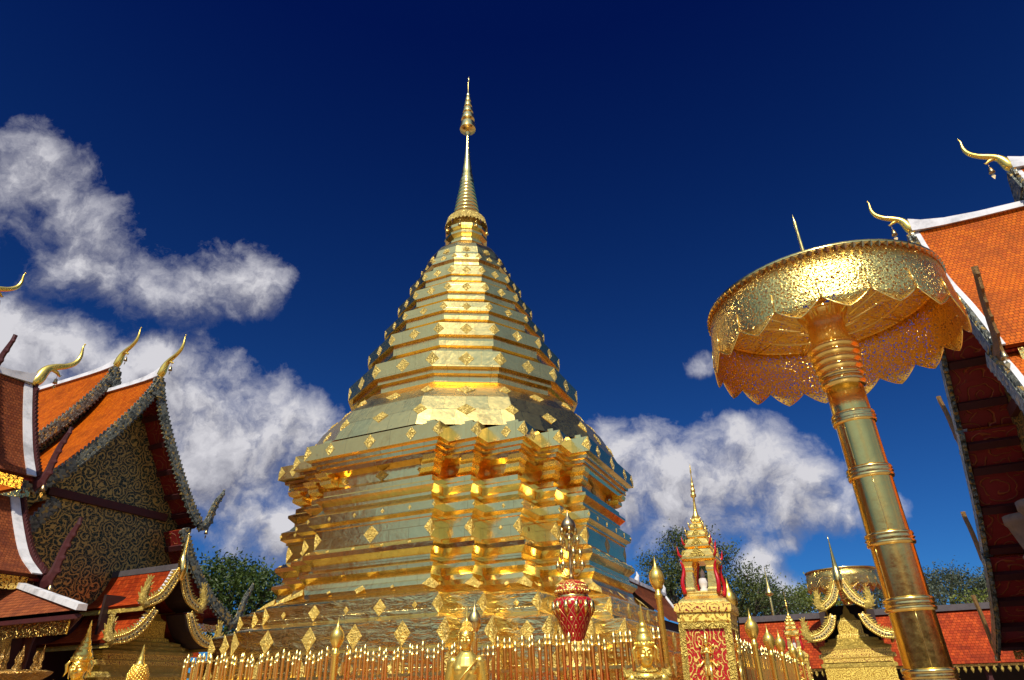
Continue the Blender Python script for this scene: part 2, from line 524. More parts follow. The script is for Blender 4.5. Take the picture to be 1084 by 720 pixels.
def m_lattice(name, ground, fg):
    """lacquer with gilded diamond lattice (uv: around, up)"""
    m, nt = new_mat(name)
    uv = node(nt, 'ShaderNodeTexCoord').outputs['UV']
    s = node(nt, 'ShaderNodeSeparateXYZ', None, i0=uv)
    p = mth(nt, 'ADD', mth(nt, 'MULTIPLY', s.outputs[0], 7.0), mth(nt, 'MULTIPLY', s.outputs[1], 5))
    q = mth(nt, 'SUBTRACT', mth(nt, 'MULTIPLY', s.outputs[0], 7.0), mth(nt, 'MULTIPLY', s.outputs[1], 5))
    lp = mth(nt, 'ABSOLUTE', mth(nt, 'SUBTRACT', mth(nt, 'FRACT', p), 0.5))
    lq = mth(nt, 'ABSOLUTE', mth(nt, 'SUBTRACT', mth(nt, 'FRACT', q), 0.5))
    dot = mth(nt, 'ADD', lp, lq)
    f = mth(nt, 'MAXIMUM', ramp(nt, mth(nt, 'MAXIMUM', lp, lq), 0.45, 0.48), ramp(nt, dot, 0.26, 0.18))
    c = mixc(nt, f, ground, fg)
    finish(nt, Base_Color=c, Metallic=mth(nt, 'MULTIPLY', f, 0.95), Roughness=0.3, Normal=bump(nt, f, 0.7, 0.01))
    return m


def m_leaf(name, c1, c2):
    m, nt = new_mat(name)
    ob = node(nt, 'ShaderNodeTexCoord').outputs['Object']
    c = mixc(nt, ramp(nt, noise(nt, ob, 1.1, 5, 0.7), 0.35, 0.7), c1, c2)
    p = node(nt, 'ShaderNodeBsdfPrincipled', None, Base_Color=c, Roughness=0.5)
    t = node(nt, 'ShaderNodeBsdfTranslucent', None, Color=c)
    mx = node(nt, 'ShaderNodeMixShader', None, i0=0.3, i1=p.outputs[0], i2=t.outputs[0])
    node(nt, 'ShaderNodeOutputMaterial', None, Surface=mx.outputs[0])
    return m


def m_ground(name, c1, c2):
    m, nt = new_mat(name)
    ob = node(nt, 'ShaderNodeTexCoord').outputs['Object']
    br = node(nt, 'ShaderNodeTexBrick', {'offset': 0.0}, Vector=ob, Color1=rgb(*c1), Color2=rgb(*c2), Mortar=rgb(.2, .17, .14), Scale=1.0,
              Mortar_Size=0.006, Bias=0.0, Brick_Width=0.4, Row_Height=0.4)
    c = mixc(nt, ramp(nt, noise(nt, ob, 0.7, 6, 0.6), 0.4, 0.7, 0, 0.4), br.outputs['Color'], (.25, .2, .16))
    finish(nt, Base_Color=c, Roughness=0.35)
    return m


M = {}
M['plate'] = m_plate('gold_plates', 0.16)
M['plate_low'] = m_plate('gold_plates_crumpled', 0.75, 0.95, 0.5, 0.16, (0.55, 0.55, 1.9))
M['plate_high'] = m_plate('gold_plates_smooth', 0.17, 0.55, 0.6, 0.2)
M['relief'] = m_gold('gold_relief', (1.0, 0.72, 0.16), 0.32, 1.0, 10, 0.10, .15, .2)
M['gold'] = m_gold('gold_polished', GOLD, 0.2)
M['gold_rail'] = m_gold('gold_rail', (0.95, 0.69, 0.22), 0.27, 0, 40, 0.45)
M['gold_pole'] = m_gold('gold_pole', (0.96, 0.65, 0.16), 0.19, 0.0, 40, 0.2, 0.08)
M['gold_statue'] = m_gold('gold_statue', (1.0, 0.68, 0.13), 0.27, 0.0, 40, 0.12, 0.1, .85)
M['gold_carved'] = m_gold('gold_carved', (1.0, 0.72, 0.14), 0.36, 1.0, 13, 0.12, .15, .15)
M['gold_dull'] = m_gold('gold_dull', (0.55, 0.35, 0.12), 0.38, 0.7, 17, 0.5)
M['gold_bright'] = m_gold('gold_leaf_bright', (1.0, 0.70, 0.17), 0.25, 0.0, 40, 0.35, 0.3, .9)
M['fin_brown'] = m_gold('weathered_gilt_fin', (0.20, 0.11, 0.035), 0.45, 0.5, 20, 0.4, .1, .4)
M['stone'] = m_paint('brown_stucco', (0.20, 0.14, 0.10), 0.7, 0.4)
M['jewel'] = m_paint('dark_glass_jewel', (0.01, 0.012, 0.03), 0.15, 0.2)
M['plate_skirt'] = m_plate('gold_plates_satin', 0.16, 0.52, 0.50, 0.24)
M['dark_metal'] = m_gold('tarnished_metal', (0.50, 0.36, 0.17), 0.3, 0, 40, 0.4)
M['filigree'] = m_filigree('gold_filigree_openwork', 11, 0.42)
M['filigree_top'] = m_filigree('gold_filigree_sheet', 9, 0.75)
M['fringe'] = m_filigree('gilded_fringe', 5, 0.1)
M['tile'] = m_tile('orange_roof_tiles', (0.68, 0.145, 0.003), (0.50, 0.085, 0.002))
M['tile_red'] = m_tile('red_roof_tiles', (0.50, 0.070, 0.010), (0.30, 0.030, 0.005), 0.13, 0.12)
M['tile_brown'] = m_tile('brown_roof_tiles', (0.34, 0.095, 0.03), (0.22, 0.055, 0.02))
M['white'] = m_paint('white_plaster', (0.68, 0.66, 0.63), 0.7, 0.5, 0.0, 2.2)
M['slate'] = m_paint('dark_ridge', (0.09, 0.075, 0.075), 0.6, 0.3)
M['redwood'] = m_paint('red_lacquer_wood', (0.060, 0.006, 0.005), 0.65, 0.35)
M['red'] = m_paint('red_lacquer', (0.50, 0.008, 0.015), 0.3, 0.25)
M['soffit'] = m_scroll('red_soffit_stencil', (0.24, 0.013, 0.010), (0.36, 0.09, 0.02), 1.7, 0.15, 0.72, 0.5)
M['darkwood'] = m_paint('dark_wood', (0.035, 0.016, 0.012), 0.6, 0.4)
M['gable'] = m_scroll('gilded_gable_scroll', (0.016, 0.034, 0.018), (0.62, 0.42, 0.12), 3.0, 0.6, 0.28, 0.42)
M['mosaic'] = m_mosaic('glass_mosaic')
M['panel'] = m_scroll('red_gilt_panel', (0.45, 0.002, 0.010), (1.0, 0.70, 0.15), 6.5, 0.4, 0.5, 0.38)
M['frieze'] = m_scroll('red_gilt_frieze', (0.30, 0.02, 0.012), (1.0, 0.72, 0.15), 7.0, 0.25, -0.45, 0.38)
M['gold_frieze'] = m_scroll('gold_frieze', (0.45, 0.22, 0.02), (1.0, 0.74, 0.14), 6.0, 0.12, -0.1, 0.38)
M['naga'] = m_scroll('naga_scales', (0.03, 0.03, 0.045), (1.0, 0.76, 0.25), 9.0, 0.45, -0.75, 0.38)
M['lattice'] = m_lattice('red_lattice_lacquer', (0.42, 0.001, 0.010), (1.0, 0.72, 0.25))
M['bark'] = m_paint('bark', (0.10, 0.075, 0.055), 0.85, 0.5)
M['leaf_dark'] = m_leaf('leaves_dark_green', (0.028, 0.060, 0.009), (0.095, 0.14, 0.020))
M['leaf_mid'] = m_leaf('leaves_olive', (0.040, 0.065, 0.012), (0.13, 0.15, 0.028))
M['leaf_lime'] = m_leaf('leaves_light_green', (0.10, 0.14, 0.015), (0.22, 0.24, 0.03))
M['leaf_haze'] = m_leaf('leaves_grey_green', (0.06, 0.085, 0.05), (0.12, 0.13, 0.06))
M['ground'] = m_ground('courtyard_marble', (.34, .26, .17), (.27, .20, .13))
M['terrace'] = m_ground('terracotta_terrace', (.48, .23, .08), (.38, .17, .06))

# ------------------------------------------------------------------ ground
GZ = 0.2
g = MB()
g.add([(-700, -700, GZ), (700, -700, GZ), (700, 700, GZ), (-700, 700, GZ)], [(0, 1, 2, 3)])
struct(g.build('ground', M['ground']))
g = MB()
g.add([(-7.4, -7.4, GZ + .006), (7.4, -7.4, GZ + .006), (7.4, 7.4, GZ + .006), (-7.4, 7.4, GZ + .006)], [(0, 1, 2, 3)])
struct(g.build('terrace_floor', M['terrace']))

# ------------------------------------------------------------------ the gilded pagoda
DS = [0.0, 0.403, 0.846, 1.70, 2.376]


def redent(a, z):
    l = [a - d for d in DS]
    q = []
    for i in range(5):
        q.append((l[4 - i], -l[i]))
        if i < 4:
            q.append((l[4 - i], -l[i + 1]))
    out = []
    for k in range(4):
        for x, y in q:
            for _ in range(k):
                x, y = -y, x
            out.append((x, y, z))
    return out


def poly12(R, z, n=12):
    return [(R * cos(radians(15 + 30 * k)), R * sin(radians(15 + 30 * k)), z) for k in range(n)]


PLQ = []          # (score, MB)


def plaque(c, up, tl, tr, nl, nr, w, h, e=0.008):
    c, up, tl, tr, nl, nr = [Vector(x) for x in (c, up, tl, tr, nl, nr)]
    nm = (nl + nr).normalized()
    k = 1 / max(0.5, nm.dot(nl))

    def ring(s, off):
        return [c + up * (h / 2 * s) + nm * (off * k), c + tl * (w / 2 * s) + nl * off, c - up * (h / 2 * s) + nm * (off * k), c + tr * (w / 2 * s) + nr * off]
    mb = MB()
    A, B, Cc, D = ring(1.0, 0.001), ring(0.97, e), ring(0.62, e * .9), ring(0.22, e * 1.8)
    cen = c + nm * (e * 2.0 * k)
    V = A + B + Cc + D + [cen]
    F = []
    for o in (0, 4, 8):
        for i in range(4):
            j = (i + 1) % 4
            F.append((o + i, o + j, o + 4 + j, o + 4 + i))
    for i in range(4):
        F.append((12 + i, 12 + (i + 1) % 4, 16))
    mb.add(V, F)
    # which way is it facing?
    d = CAM - c
    f = max(nl.dot(d.normalized()), nr.dot(d.normalized()))
    fm = nm.dot(d.normalized())
    PLQ.append(((w * h * max(fm, 0.02) / d.length_squared) if f > 0.03 else 0.0, mb))


def disc_plaque(c, up, t, nrm, r):
    mb = MB()
    c, up, t, nrm = [Vector(x) for x in (c, up, t, nrm)]
    rings = []
    for s, o in ((1, 0.0), (0.96, 0.02), (0.7, 0.012), (0.45, 0.045), (0.15, 0.05)):
        rings.append([tuple(c + (up * cos(a) + t * sin(a)) * (r * s * (1 + 0.12 * cos(8 * a) * (s > .8))) + nrm * o) for a in [2 * pi * i / 24 for i in range(24)]])
    mb.rings(rings, False, True)
    d = CAM - c
    f = nrm.dot(d.normalized())
    PLQ.append(((4 * r * r * f / d.length_squared) if f > 0.03 else 0.0, mb))


chedi = thing('pagoda', 'tall gold-plated pagoda on a stepped redented base, tapering to a spire', 'pagoda', (0, 0, 0))
P_BASE = [(5.15, GZ), (5.15, 0.9), (5.0, 0.96), (4.97, 1.62), (4.88, 1.68), (4.88, 2.22), (4.72, 2.28), (4.72, 2.68), (4.69, 2.71), (4.40, 2.79), (4.37, 2.81), (4.37, 3.12), (4.33, 3.16), (4.22, 3.18)]
P_BODY = [(4.22, 3.15), (4.23, 3.20), (4.15, 3.23), (4.05, 3.28), (3.95, 3.37), (3.89, 3.47), (3.86, 3.56), (3.87, 3.58), (3.97, 3.68), (3.97, 3.75), (3.85, 3.80), (3.82, 3.84), (3.82, 3.93),
          (3.95, 4.05), (3.96, 4.14), (3.82, 4.24), (3.80, 4.27), (3.80, 4.64), (3.84, 4.65), (3.84, 4.70), (3.94, 4.76), (3.94, 4.93), (3.82, 5.00), (3.75, 5.10), (3.75, 5.16), (3.87, 5.28), (3.87, 5.34), (3.76, 5.40),
          (3.76, 5.50), (3.68, 5.55), (3.60, 5.60), (3.57, 5.62), (3.57, 5.84), (3.82, 5.88), (3.84, 5.97), (3.91, 5.98), (3.92, 6.05), (3.99, 6.06), (4.00, 6.13), (4.11, 6.16), (4.09, 6.50), (4.02, 6.53), (3.86, 6.56), (3.84, 6.66), (3.60, 6.74), (3.0, 6.8)]
b = MB()
b.rings([redent(a, z) for a, z in P_BASE])
b.build('base', M['plate_low'], chedi)
b = MB()
b.rings([redent(a, z) for a, z in P_BODY])
body = b.build('body', M['plate'], chedi)
# corbel brackets under the cornice, folded round every projecting corner
for kq in range(4):
    for i in range(5):
        b = MB()
        R = []
        for off, z in ((3.60, 5.57), (3.74, 5.59), (3.83, 5.65), (3.84, 5.72), (3.82, 5.76), (3.90, 5.80), (3.93, 5.89)):
            l = [off - d for d in DS]
            x, y = l[4 - i], -l[i]
            wd = 0.30
            pts = [(x - wd, y + .25, z), (x - wd, y, z), (x, y, z), (x, y + wd, z), (x - .25, y + wd, z)]
            for _ in range(kq):
                pts = [(-p[1], p[0], p[2]) for p in pts]
            R.append(pts)
        b.rings(R, True, True)
        b.build('bracket', M['gold_bright'], chedi)

# plaques of the square storeys
levels = [  # (z0, a0, z1, a1, corner w, h, flat list for main face, flat list for the wide redent face)
    (6.16, 4.11, 6.50, 4.09, 0.34, 0.34, [(-1.05, .26, .30), (0, .30, .34), (1.05, .26, .30)], [(0, .24, .28)]),
    (4.27, 3.80, 4.64, 3.80, 0.32, 0.36, [(0, .38, .36)], [(0, .10, .10)]),
    (3.23, 4.15, 3.50, 3.88, 0.46, 0.44, [(0, .24, .24), (-.75, .09, .1), (.75, .09, .1)], [(0, .12, .13)]),
    (2.81, 4.37, 3.12, 4.37, 0.28, 0.34, [(-1.5, .11, .13), (-.75, .28, .30), (0, .11, .13), (.75, .28, .30), (1.5, .11, .13)], [(0, .12, .13)]),
    (2.28, 4.72, 2.68, 4.72, 0.34, 0.46, [(-1.5, .34, .42), (-.5, .34, .42), (.5, .34, .42), (1.5, .34, .42)], [(0, .28, .32)]),
    (1.68, 4.88, 2.22, 4.88, 0.36, 0.46, [(-1.5, .34, .42), (-.5, .34, .42), (.5, .34, .42), (1.5, .34, .42)], [(0, .28, .34)]),
    (4.76, 3.94, 4.93, 3.94, 0.09, 0.10, [(x, .08, .10) for x in (-1, -.35, .35, 1)], [(0, .08, .1)]),
    (4.14, 3.96, 4.24, 3.82, 0.09, 0.10, [(x, .08, .10) for x in (-1, -.35, .35, 1)], [(0, .08, .1)]),
]
for z0, a0, z1, a1, cw, chh, flats, wide in levels:
    am, zm = (a0 + a1) / 2, (z0 + z1) / 2
    sl = Vector((0, a0 - a1, z1 - z0)).normalized()      # on the -y face: up goes inward (+y)
    nf = Vector((0, -sl.z, sl.y))
    l = [am - d for d in DS]
    for kq in range(4):
        rot = Matrix.Rotation(kq * pi / 2, 3, 'Z')
        for i in range(5):
            c = Vector((l[4 - i], -l[i], zm))
            upc = Vector((-(a0 - a1), a0 - a1, z1 - z0)).normalized()
            n1, n2 = Vector((0, -sl.z, sl.y)), Vector((sl.z, 0, sl.y))
            plaque(rot @ c, rot @ upc, rot @ Vector((-1, 0, 0)), rot @ Vector((0, 1, 0)), rot @ n1, rot @ n2, cw, chh)
        for x, w_, h_ in flats:
            plaque(rot @ Vector((x, -am, zm)), rot @ sl, rot @ Vector((-1, 0, 0)), rot @ Vector((1, 0, 0)), rot @ nf, rot @ nf, w_, h_)
        for x, w_, h_ in wide:
            # third salient faces, either side of the diagonal
            xm = (l[2] + l[3]) / 2 if False else (l[1] * 0 + (l[2] + l[3]) / 2)
            for sx in (-1, 1):
                plaque(rot @ Vector((sx * xm, -l[2], zm)), rot @ sl, rot @ Vector((-1, 0, 0)), rot @ Vector((1, 0, 0)), rot @ nf, rot @ nf, w_, h_)
for kq in range(4):
    rot = Matrix.Rotation(kq * pi / 2, 3, 'Z')
    n = rot @ Vector((0, -1, 0))
    plaque(rot @ Vector((0, -3.58, 5.73)), (0, 0, 1), rot @ Vector((-1, 0, 0)), rot @ Vector((1, 0, 0)), n, n, .34, .24)
    for x in (-.95, .95):
        plaque(rot @ Vector((x, -3.58, 5.72)), (0, 0, 1), rot @ Vector((-1, 0, 0)), rot @ Vector((1, 0, 0)), n, n, .10, .11)

# the twelve-sided storeys
TI = [(3.17, 8.39, 8.80), (2.74, 9.48, 9.82), (2.35, 10.41, 10.67), (2.02, 11.21, 11.50), (1.71, 11.98, 12.26)]
b = MB()
b.rings([poly12(R, z) for R, z in ((4.12, 6.58), (3.92, 7.0), (3.70, 7.40), (3.42, 7.72), (3.16, 7.97), (3.12, 7.98), (3.02, 8.0), (2.90, 8.06))])
b.build('flared_skirt', M['plate_skirt'], chedi)
for k, (R, z0, z1) in enumerate(TI):
    prev = 2.90 if k == 0 else TI[k - 1][0] * 0.955
    zp = 8.06 if k == 0 else TI[k - 1][2] + 0.02
    rn = R * 0.93
    gap = z0 - zp
    r1, r2 = R * .925, R * .962
    za, zb_ = zp + gap * .10, zp + gap * .60
    pr = [(prev, zp), (max(r1, prev * .97) if k == 0 else r1 * 1.02, za), (r1, za + .01), (r1, zb_), (r2, zb_ + .008), (r2, z0 - .006), (R, z0), (R, z1), (R * .985, z1 + .012), (R * .95, z1 + .02)]
    b = MB()
    b.rings([poly12(r, z) for r, z in pr], False, k == 4)
    b.build('tier', M['plate_high'], chedi)
DOME = [(1.60, 12.28), (1.52, 12.36), (1.40, 12.50), (1.38, 12.52), (1.36, 12.62), (1.39, 12.66), (1.42, 12.70), (1.37, 12.92), (1.33, 12.95), (1.28, 13.05), (1.20, 13.32), (1.07, 13.53), (0.90, 13.70), (0.70, 13.84), (0.60, 13.88)]
b = MB()
b.rings([poly12(r, z) for r, z in DOME])
b.build('dome', M['plate_high'], chedi)
NECK = [(0.60, 13.86), (0.66, 13.93), (0.66, 13.99), (0.56, 14.02), (0.55, 14.16), (0.68, 14.24), (0.69, 14.31), (0.60, 14.34), (0.58, 14.45), (0.68, 14.50), (0.68, 14.60), (0.52, 14.62), (0.50, 14.74)]
b = MB()
b.rings([poly12(r, z) for r, z in NECK], False, True)
b.build('neck', M['plate_high'], chedi)
b = MB()
for k in range(36):
    a0, a1 = 2 * pi * k / 36, 2 * pi * (k + 1) / 36
    am = (a0 + a1) / 2
    P = lambda r, a, z: (r * cos(a), r * sin(a), z)
    b.add([P(.69, a0, 14.86), P(.70, am, 14.78), P(.69, a1, 14.86), P(.63, a1, 15.12), P(.63, a0, 15.12)], [(0, 1, 2, 3, 4)], None, True)
b.lathe([(.63, 15.12), (.60, 15.15), (.48, 15.17)], 36, cap=False)
b.lathe([(.50, 14.74), (.47, 15.0), (.46, 15.17)], 36, cap=False)
b.build('crown_fringe', M['relief'], chedi)
sp = [(.47, 15.16)]
nr_ = 10
for k in range(nr_):
    t0 = k / nr_
    r = .45 + (.215 - .45) * t0
    z = 15.2 + 1.62 * t0
    h = 1.62 / nr_
    sp += [(r * .86, z), (r * 1.0, z + h * .2), (r * 1.02, z + h * .4), (r * .97, z + h * .6), (r * .84, z + h * .75)]
sp += [(.24, 16.84), (.22, 16.95), (.19, 17.0), (.20, 17.1), (.17, 17.15), (.165, 17.35), (.13, 17.6), (.095, 18.0), (.06, 18.5), (.04, 18.95), (.04, 19.0), (.085, 19.05), (.10, 19.12), (.07, 19.2), (.03, 19.24), (.03, 19.3)]
b = MB()
b.lathe(sp, 28)
b.build('spire', M['gold'], chedi)
b = MB()
for r, z, h in ((.275, 19.28, .36), (.235, 19.74, .30), (.185, 20.10, .26), (.14, 20.42, .24), (.10, 20.70, .22)):
    b.lathe([(r * 1.02, z), (r * 1.04, z + .03), (r, z + .06), (r * .93, z + h * .8), (r * .75, z + h), (.03, z + h + .03)], 24)
b.lathe([(.03, 19.2), (.03, 20.9), (.05, 20.95), (.075, 21.02), (.05, 21.1), (.02, 21.2), (.018, 21.7), (.0, 22.05)], 12)
b.tube([(0, 0, 21.7), (.02, 0, 21.85), (.05, 0, 21.95)], [.02, .03, .01], 6)
b.build('parasol_finial', M['gold'], chedi)
for k in range(8):
    a = 2 * pi * k / 8 + .2
    b = MB()
    b.tube([(.66 * cos(a), .66 * sin(a), 14.82), (.69 * cos(a), .69 * sin(a), 14.6)], .006, 5)
    b.lathe([(.0, .0), (.035, -.02), (.05, -.1), (.055, -.12), (.0, -.12)], 10, (.69 * cos(a), .69 * sin(a), 14.6))
    b.build('bell', M['gold'], chedi)

for R, z0, z1, hs, wv, wf in [(R, z0, z1, 1.0, 1, 1) for R, z0, z1 in TI] + [(4.02, 6.85, 7.15, 1.25, 1, 1), (3.45, 7.50, 7.80, 1.2, 1, 1), (1.40, 12.70, 12.92, 1.0, 1, 1)]:
    skirt = z0 < 8
    R0, R1 = (R, R) if not skirt else ((3.985, 3.83) if z0 < 7 else (3.60, 3.35))
    h = (z1 - z0) * .92 * hs
    zm, Rm = (z0 + z1) / 2, (R0 + R1) / 2
    for k in range(12):
        a = radians(15 + 30 * k)
        # vertex
        aL, aR = a - radians(15), a + radians(15)
        inward = (R0 - R1) * cos(radians(15))
        up = Vector((-cos(a) * (R0 - R1), -sin(a) * (R0 - R1), z1 - z0)).normalized()

        def fn(ac):
            s = Vector((-cos(ac) * inward, -sin(ac) * inward, z1 - z0)).normalized()
            t = Vector((-sin(ac), cos(ac), 0))
            return t.cross(s).normalized(), s, t
        nL, sL, tL = fn(aL)
        nR, sR, tR = fn(aR)
        plaque((Rm * cos(a), Rm * sin(a), zm), up, -tL, tR, nL, nR, h * .95, h, .005 if not skirt else .022)
        ap = Rm * cos(radians(15))
        am = a + radians(15)
        wf_ = h * (1.05 if not skirt else 1.25)
        plaque((ap * cos(am), ap * sin(am), zm), sR, -tR, tR, nR, nR, wf_, h, .005 if not skirt else .022)
for k in range(12):
    am = radians(30 * k)
    s = Vector((-cos(am) * .11, -sin(am) * .11, .24)).normalized()
    t = Vector((-sin(am), cos(am), 0))
    nn = t.cross(s).normalized()
    r = 1.215 * cos(radians(15))
    disc_plaque((r * cos(am), r * sin(am), 13.2), s, t, nn, .13)

PLQ.sort(key=lambda q: -q[0])
rest = MB()
for k, (sc_, mb) in enumerate(PLQ):
    if k < 96 and sc_ > 0:
        mb.build('plaque', M['relief'], chedi)
    else:
        rest.add(mb.v, mb.f)
rp = rest.build('small_plaques', M['relief'], chedi)
rp['kind'] = 'stuff'


# ------------------------------------------------------------------ temple halls
def chofa(mb, o, s=1.0, fwd=(1, 0, 0)):
    """swan-necked ridge finial: rises and sweeps forward, then up"""
    f = Vector(fwd)
    pts = [(0, -.05), (.10, .10), (.16, .28), (.24, .42), (.40, .53), (.60, .64), (.76, .80), (.82, 1.0), (.81, 1.22), (.83, 1.30)]
    rad = [.10, .125, .11, .085, .075, .062, .055, .042, .022, .008]
    P = spline([tuple(Vector(o) + f * (a * s) + Vector((0, 0, b * s))) for a, b in pts], 4)
    Rr = [r * s for r in [p[0] for p in spline([(r, 0, 0) for r in rad], 4)]]
    mb.tube(P, Rr, 10)
    # beak
    mb.tube([tuple(Vector(o) + f * (a * s) + Vector((0, 0, b * s))) for a, b in ((.30, .44), (.44, .40), (.52, .34), (.55, .38))], [.05 * s, .04 * s, .022 * s, .006], 8)
    mb.ell(tuple(Vector(o) + f * (.83 * s) + Vector((0, 0, 1.31 * s))), (.022 * s,) * 3, 8, 6)
    return mb


def flame(mb, o, out, s=1.0, th=.05, lean=1.0, curve=1.0):
    """tall serrated flame finial at the end of an eave; out = horizontal direction it leans to"""
    f = Vector(out)
    up = Vector((0, 0, 1))
    side = f.cross(up).normalized()
    spine = spline([(0, 0, 0), (.26 * lean, .02, 0), (.42 * lean, .25, 0), (.50 * lean, .6, 0), (.62 * lean, .95, 0), (.80 * lean, 1.25, 0), (.86 * lean, 1.45, 0)], 5)
    wd = [.16, .17, .16, .135, .115, .08, .02]
    W_ = [p[0] for p in spline([(x, 0, 0) for x in wd], 5)]
    L, R = [], []
    m = len(spine)
    for i, p in enumerate(spine):
        d = (spine[min(i + 1, m - 1)] - spine[max(i - 1, 0)]).normalized()
        nrm = Vector((-d.y, d.x, 0))
        tooth = 1.0 + (.45 if i % 4 == 2 and i < m - 3 else 0)
        L.append(p + nrm * (W_[i] * .9))
        R.append(p - nrm * (W_[i] * tooth))
    rings = []
    for i in range(m):
        c = Vector(o)
        q = []
        for pt, t in ((L[i], 0.5), (spine[i], 1.0), (R[i], 0.4)):
            q.append(c + f * (pt.x * s) + up * (pt.y * s) + side * (th * t))
        for pt, t in ((R[i], 0.4), (spine[i], 1.0), (L[i], 0.5)):
            q.append(c + f * (pt.x * s) + up * (pt.y * s) - side * (th * t))
        rings.append([tuple(x) for x in q])
    mb.rings(rings, True, True, False)
    return mb


def bell(parent, p, s=1.0, m='dark_metal'):
    b = MB()
    b.tube([p, (p[0], p[1], p[2] - .12 * s)], .006 * s, 5)
    b.lathe([(0, -.10 * s), (.035 * s, -.12 * s), (.05 * s, -.2 * s), (.062 * s, -.25 * s), (0, -.25 * s)], 10, p)
    b.add([(p[0] - .04 * s, p[1], p[2] - .33 * s), (p[0], p[1] + .004, p[2] - .27 * s), (p[0] + .04 * s, p[1], p[2] - .33 * s), (p[0], p[1] - .004, p[2] - .42 * s)], [(0, 1, 2, 3), (3, 2, 1, 0)])
    return b.build('bell', M[m], parent)


def offset_prof(pr, d):
    """move a roof profile (y, z) inwards/downwards by d along its normal"""
    out = []
    for i, (y, z) in enumerate(pr):
        a, b = pr[max(i - 1, 0)], pr[min(i + 1, len(pr) - 1)]
        t = Vector((b[0] - a[0], b[1] - a[1]))
        t.normalize()
        out.append((y + t.y * d, z - t.x * d))
    return out


def roof_side(pr, sy, x0, x1, th, root, mat='tile'):
    """one roof slope: profile pr swept from x0 to x1"""
    b = MB()
    low = offset_prof(pr, th)
    cum = [0]
    for i in range(1, len(pr)):
        cum.append(cum[-1] + sqrt((pr[i][0] - pr[i - 1][0]) ** 2 + (pr[i][1] - pr[i - 1][1]) ** 2))
    n = len(pr)
    V = [(x, sy * y, z) for x in (x0, x1) for y, z in pr] + [(x, sy * y, z) for x in (x0, x1) for y, z in low]
    F, U = [], []
    for i in range(n - 1):
        F.append((i, i + 1, n + i + 1, n + i))
        U.append([(x0, -cum[i]), (x0, -cum[i + 1]), (x1, -cum[i + 1]), (x1, -cum[i])])
        F.append((2 * n + i, 3 * n + i, 3 * n + i + 1, 2 * n + i + 1))
        U.append([(x0, 0), (x1, 0), (x1, .1), (x0, .1)])
        for o, p in ((0, 2 * n), (n, 3 * n)):
            F.append((o + i, p + i, p + i + 1, o + i + 1))
            U.append([(0, 0)] * 4)
    F.append((n - 1, 2 * n - 1, 4 * n - 1, 3 * n - 1))
    U.append([(0, 0)] * 4)
    b.add(V, F, U)
    return b.build('roof', M[mat], root, fix=True)


def strip_along(pr, sy, x0, x1, up, dn):
    """a band following a profile, from `dn` below it to `up` above it"""
    a, c = [[(max(y, .002), z) for y, z in offset_prof(pr, q)] for q in (-up, dn)]
    b = MB()
    R = [[(x0, sy * a[i][0], a[i][1]), (x1, sy * a[i][0], a[i][1]), (x1, sy * c[i][0], c[i][1]), (x0, sy * c[i][0], c[i][1])] for i in range(len(pr))]
    b.rings(R, True, True)
    return b


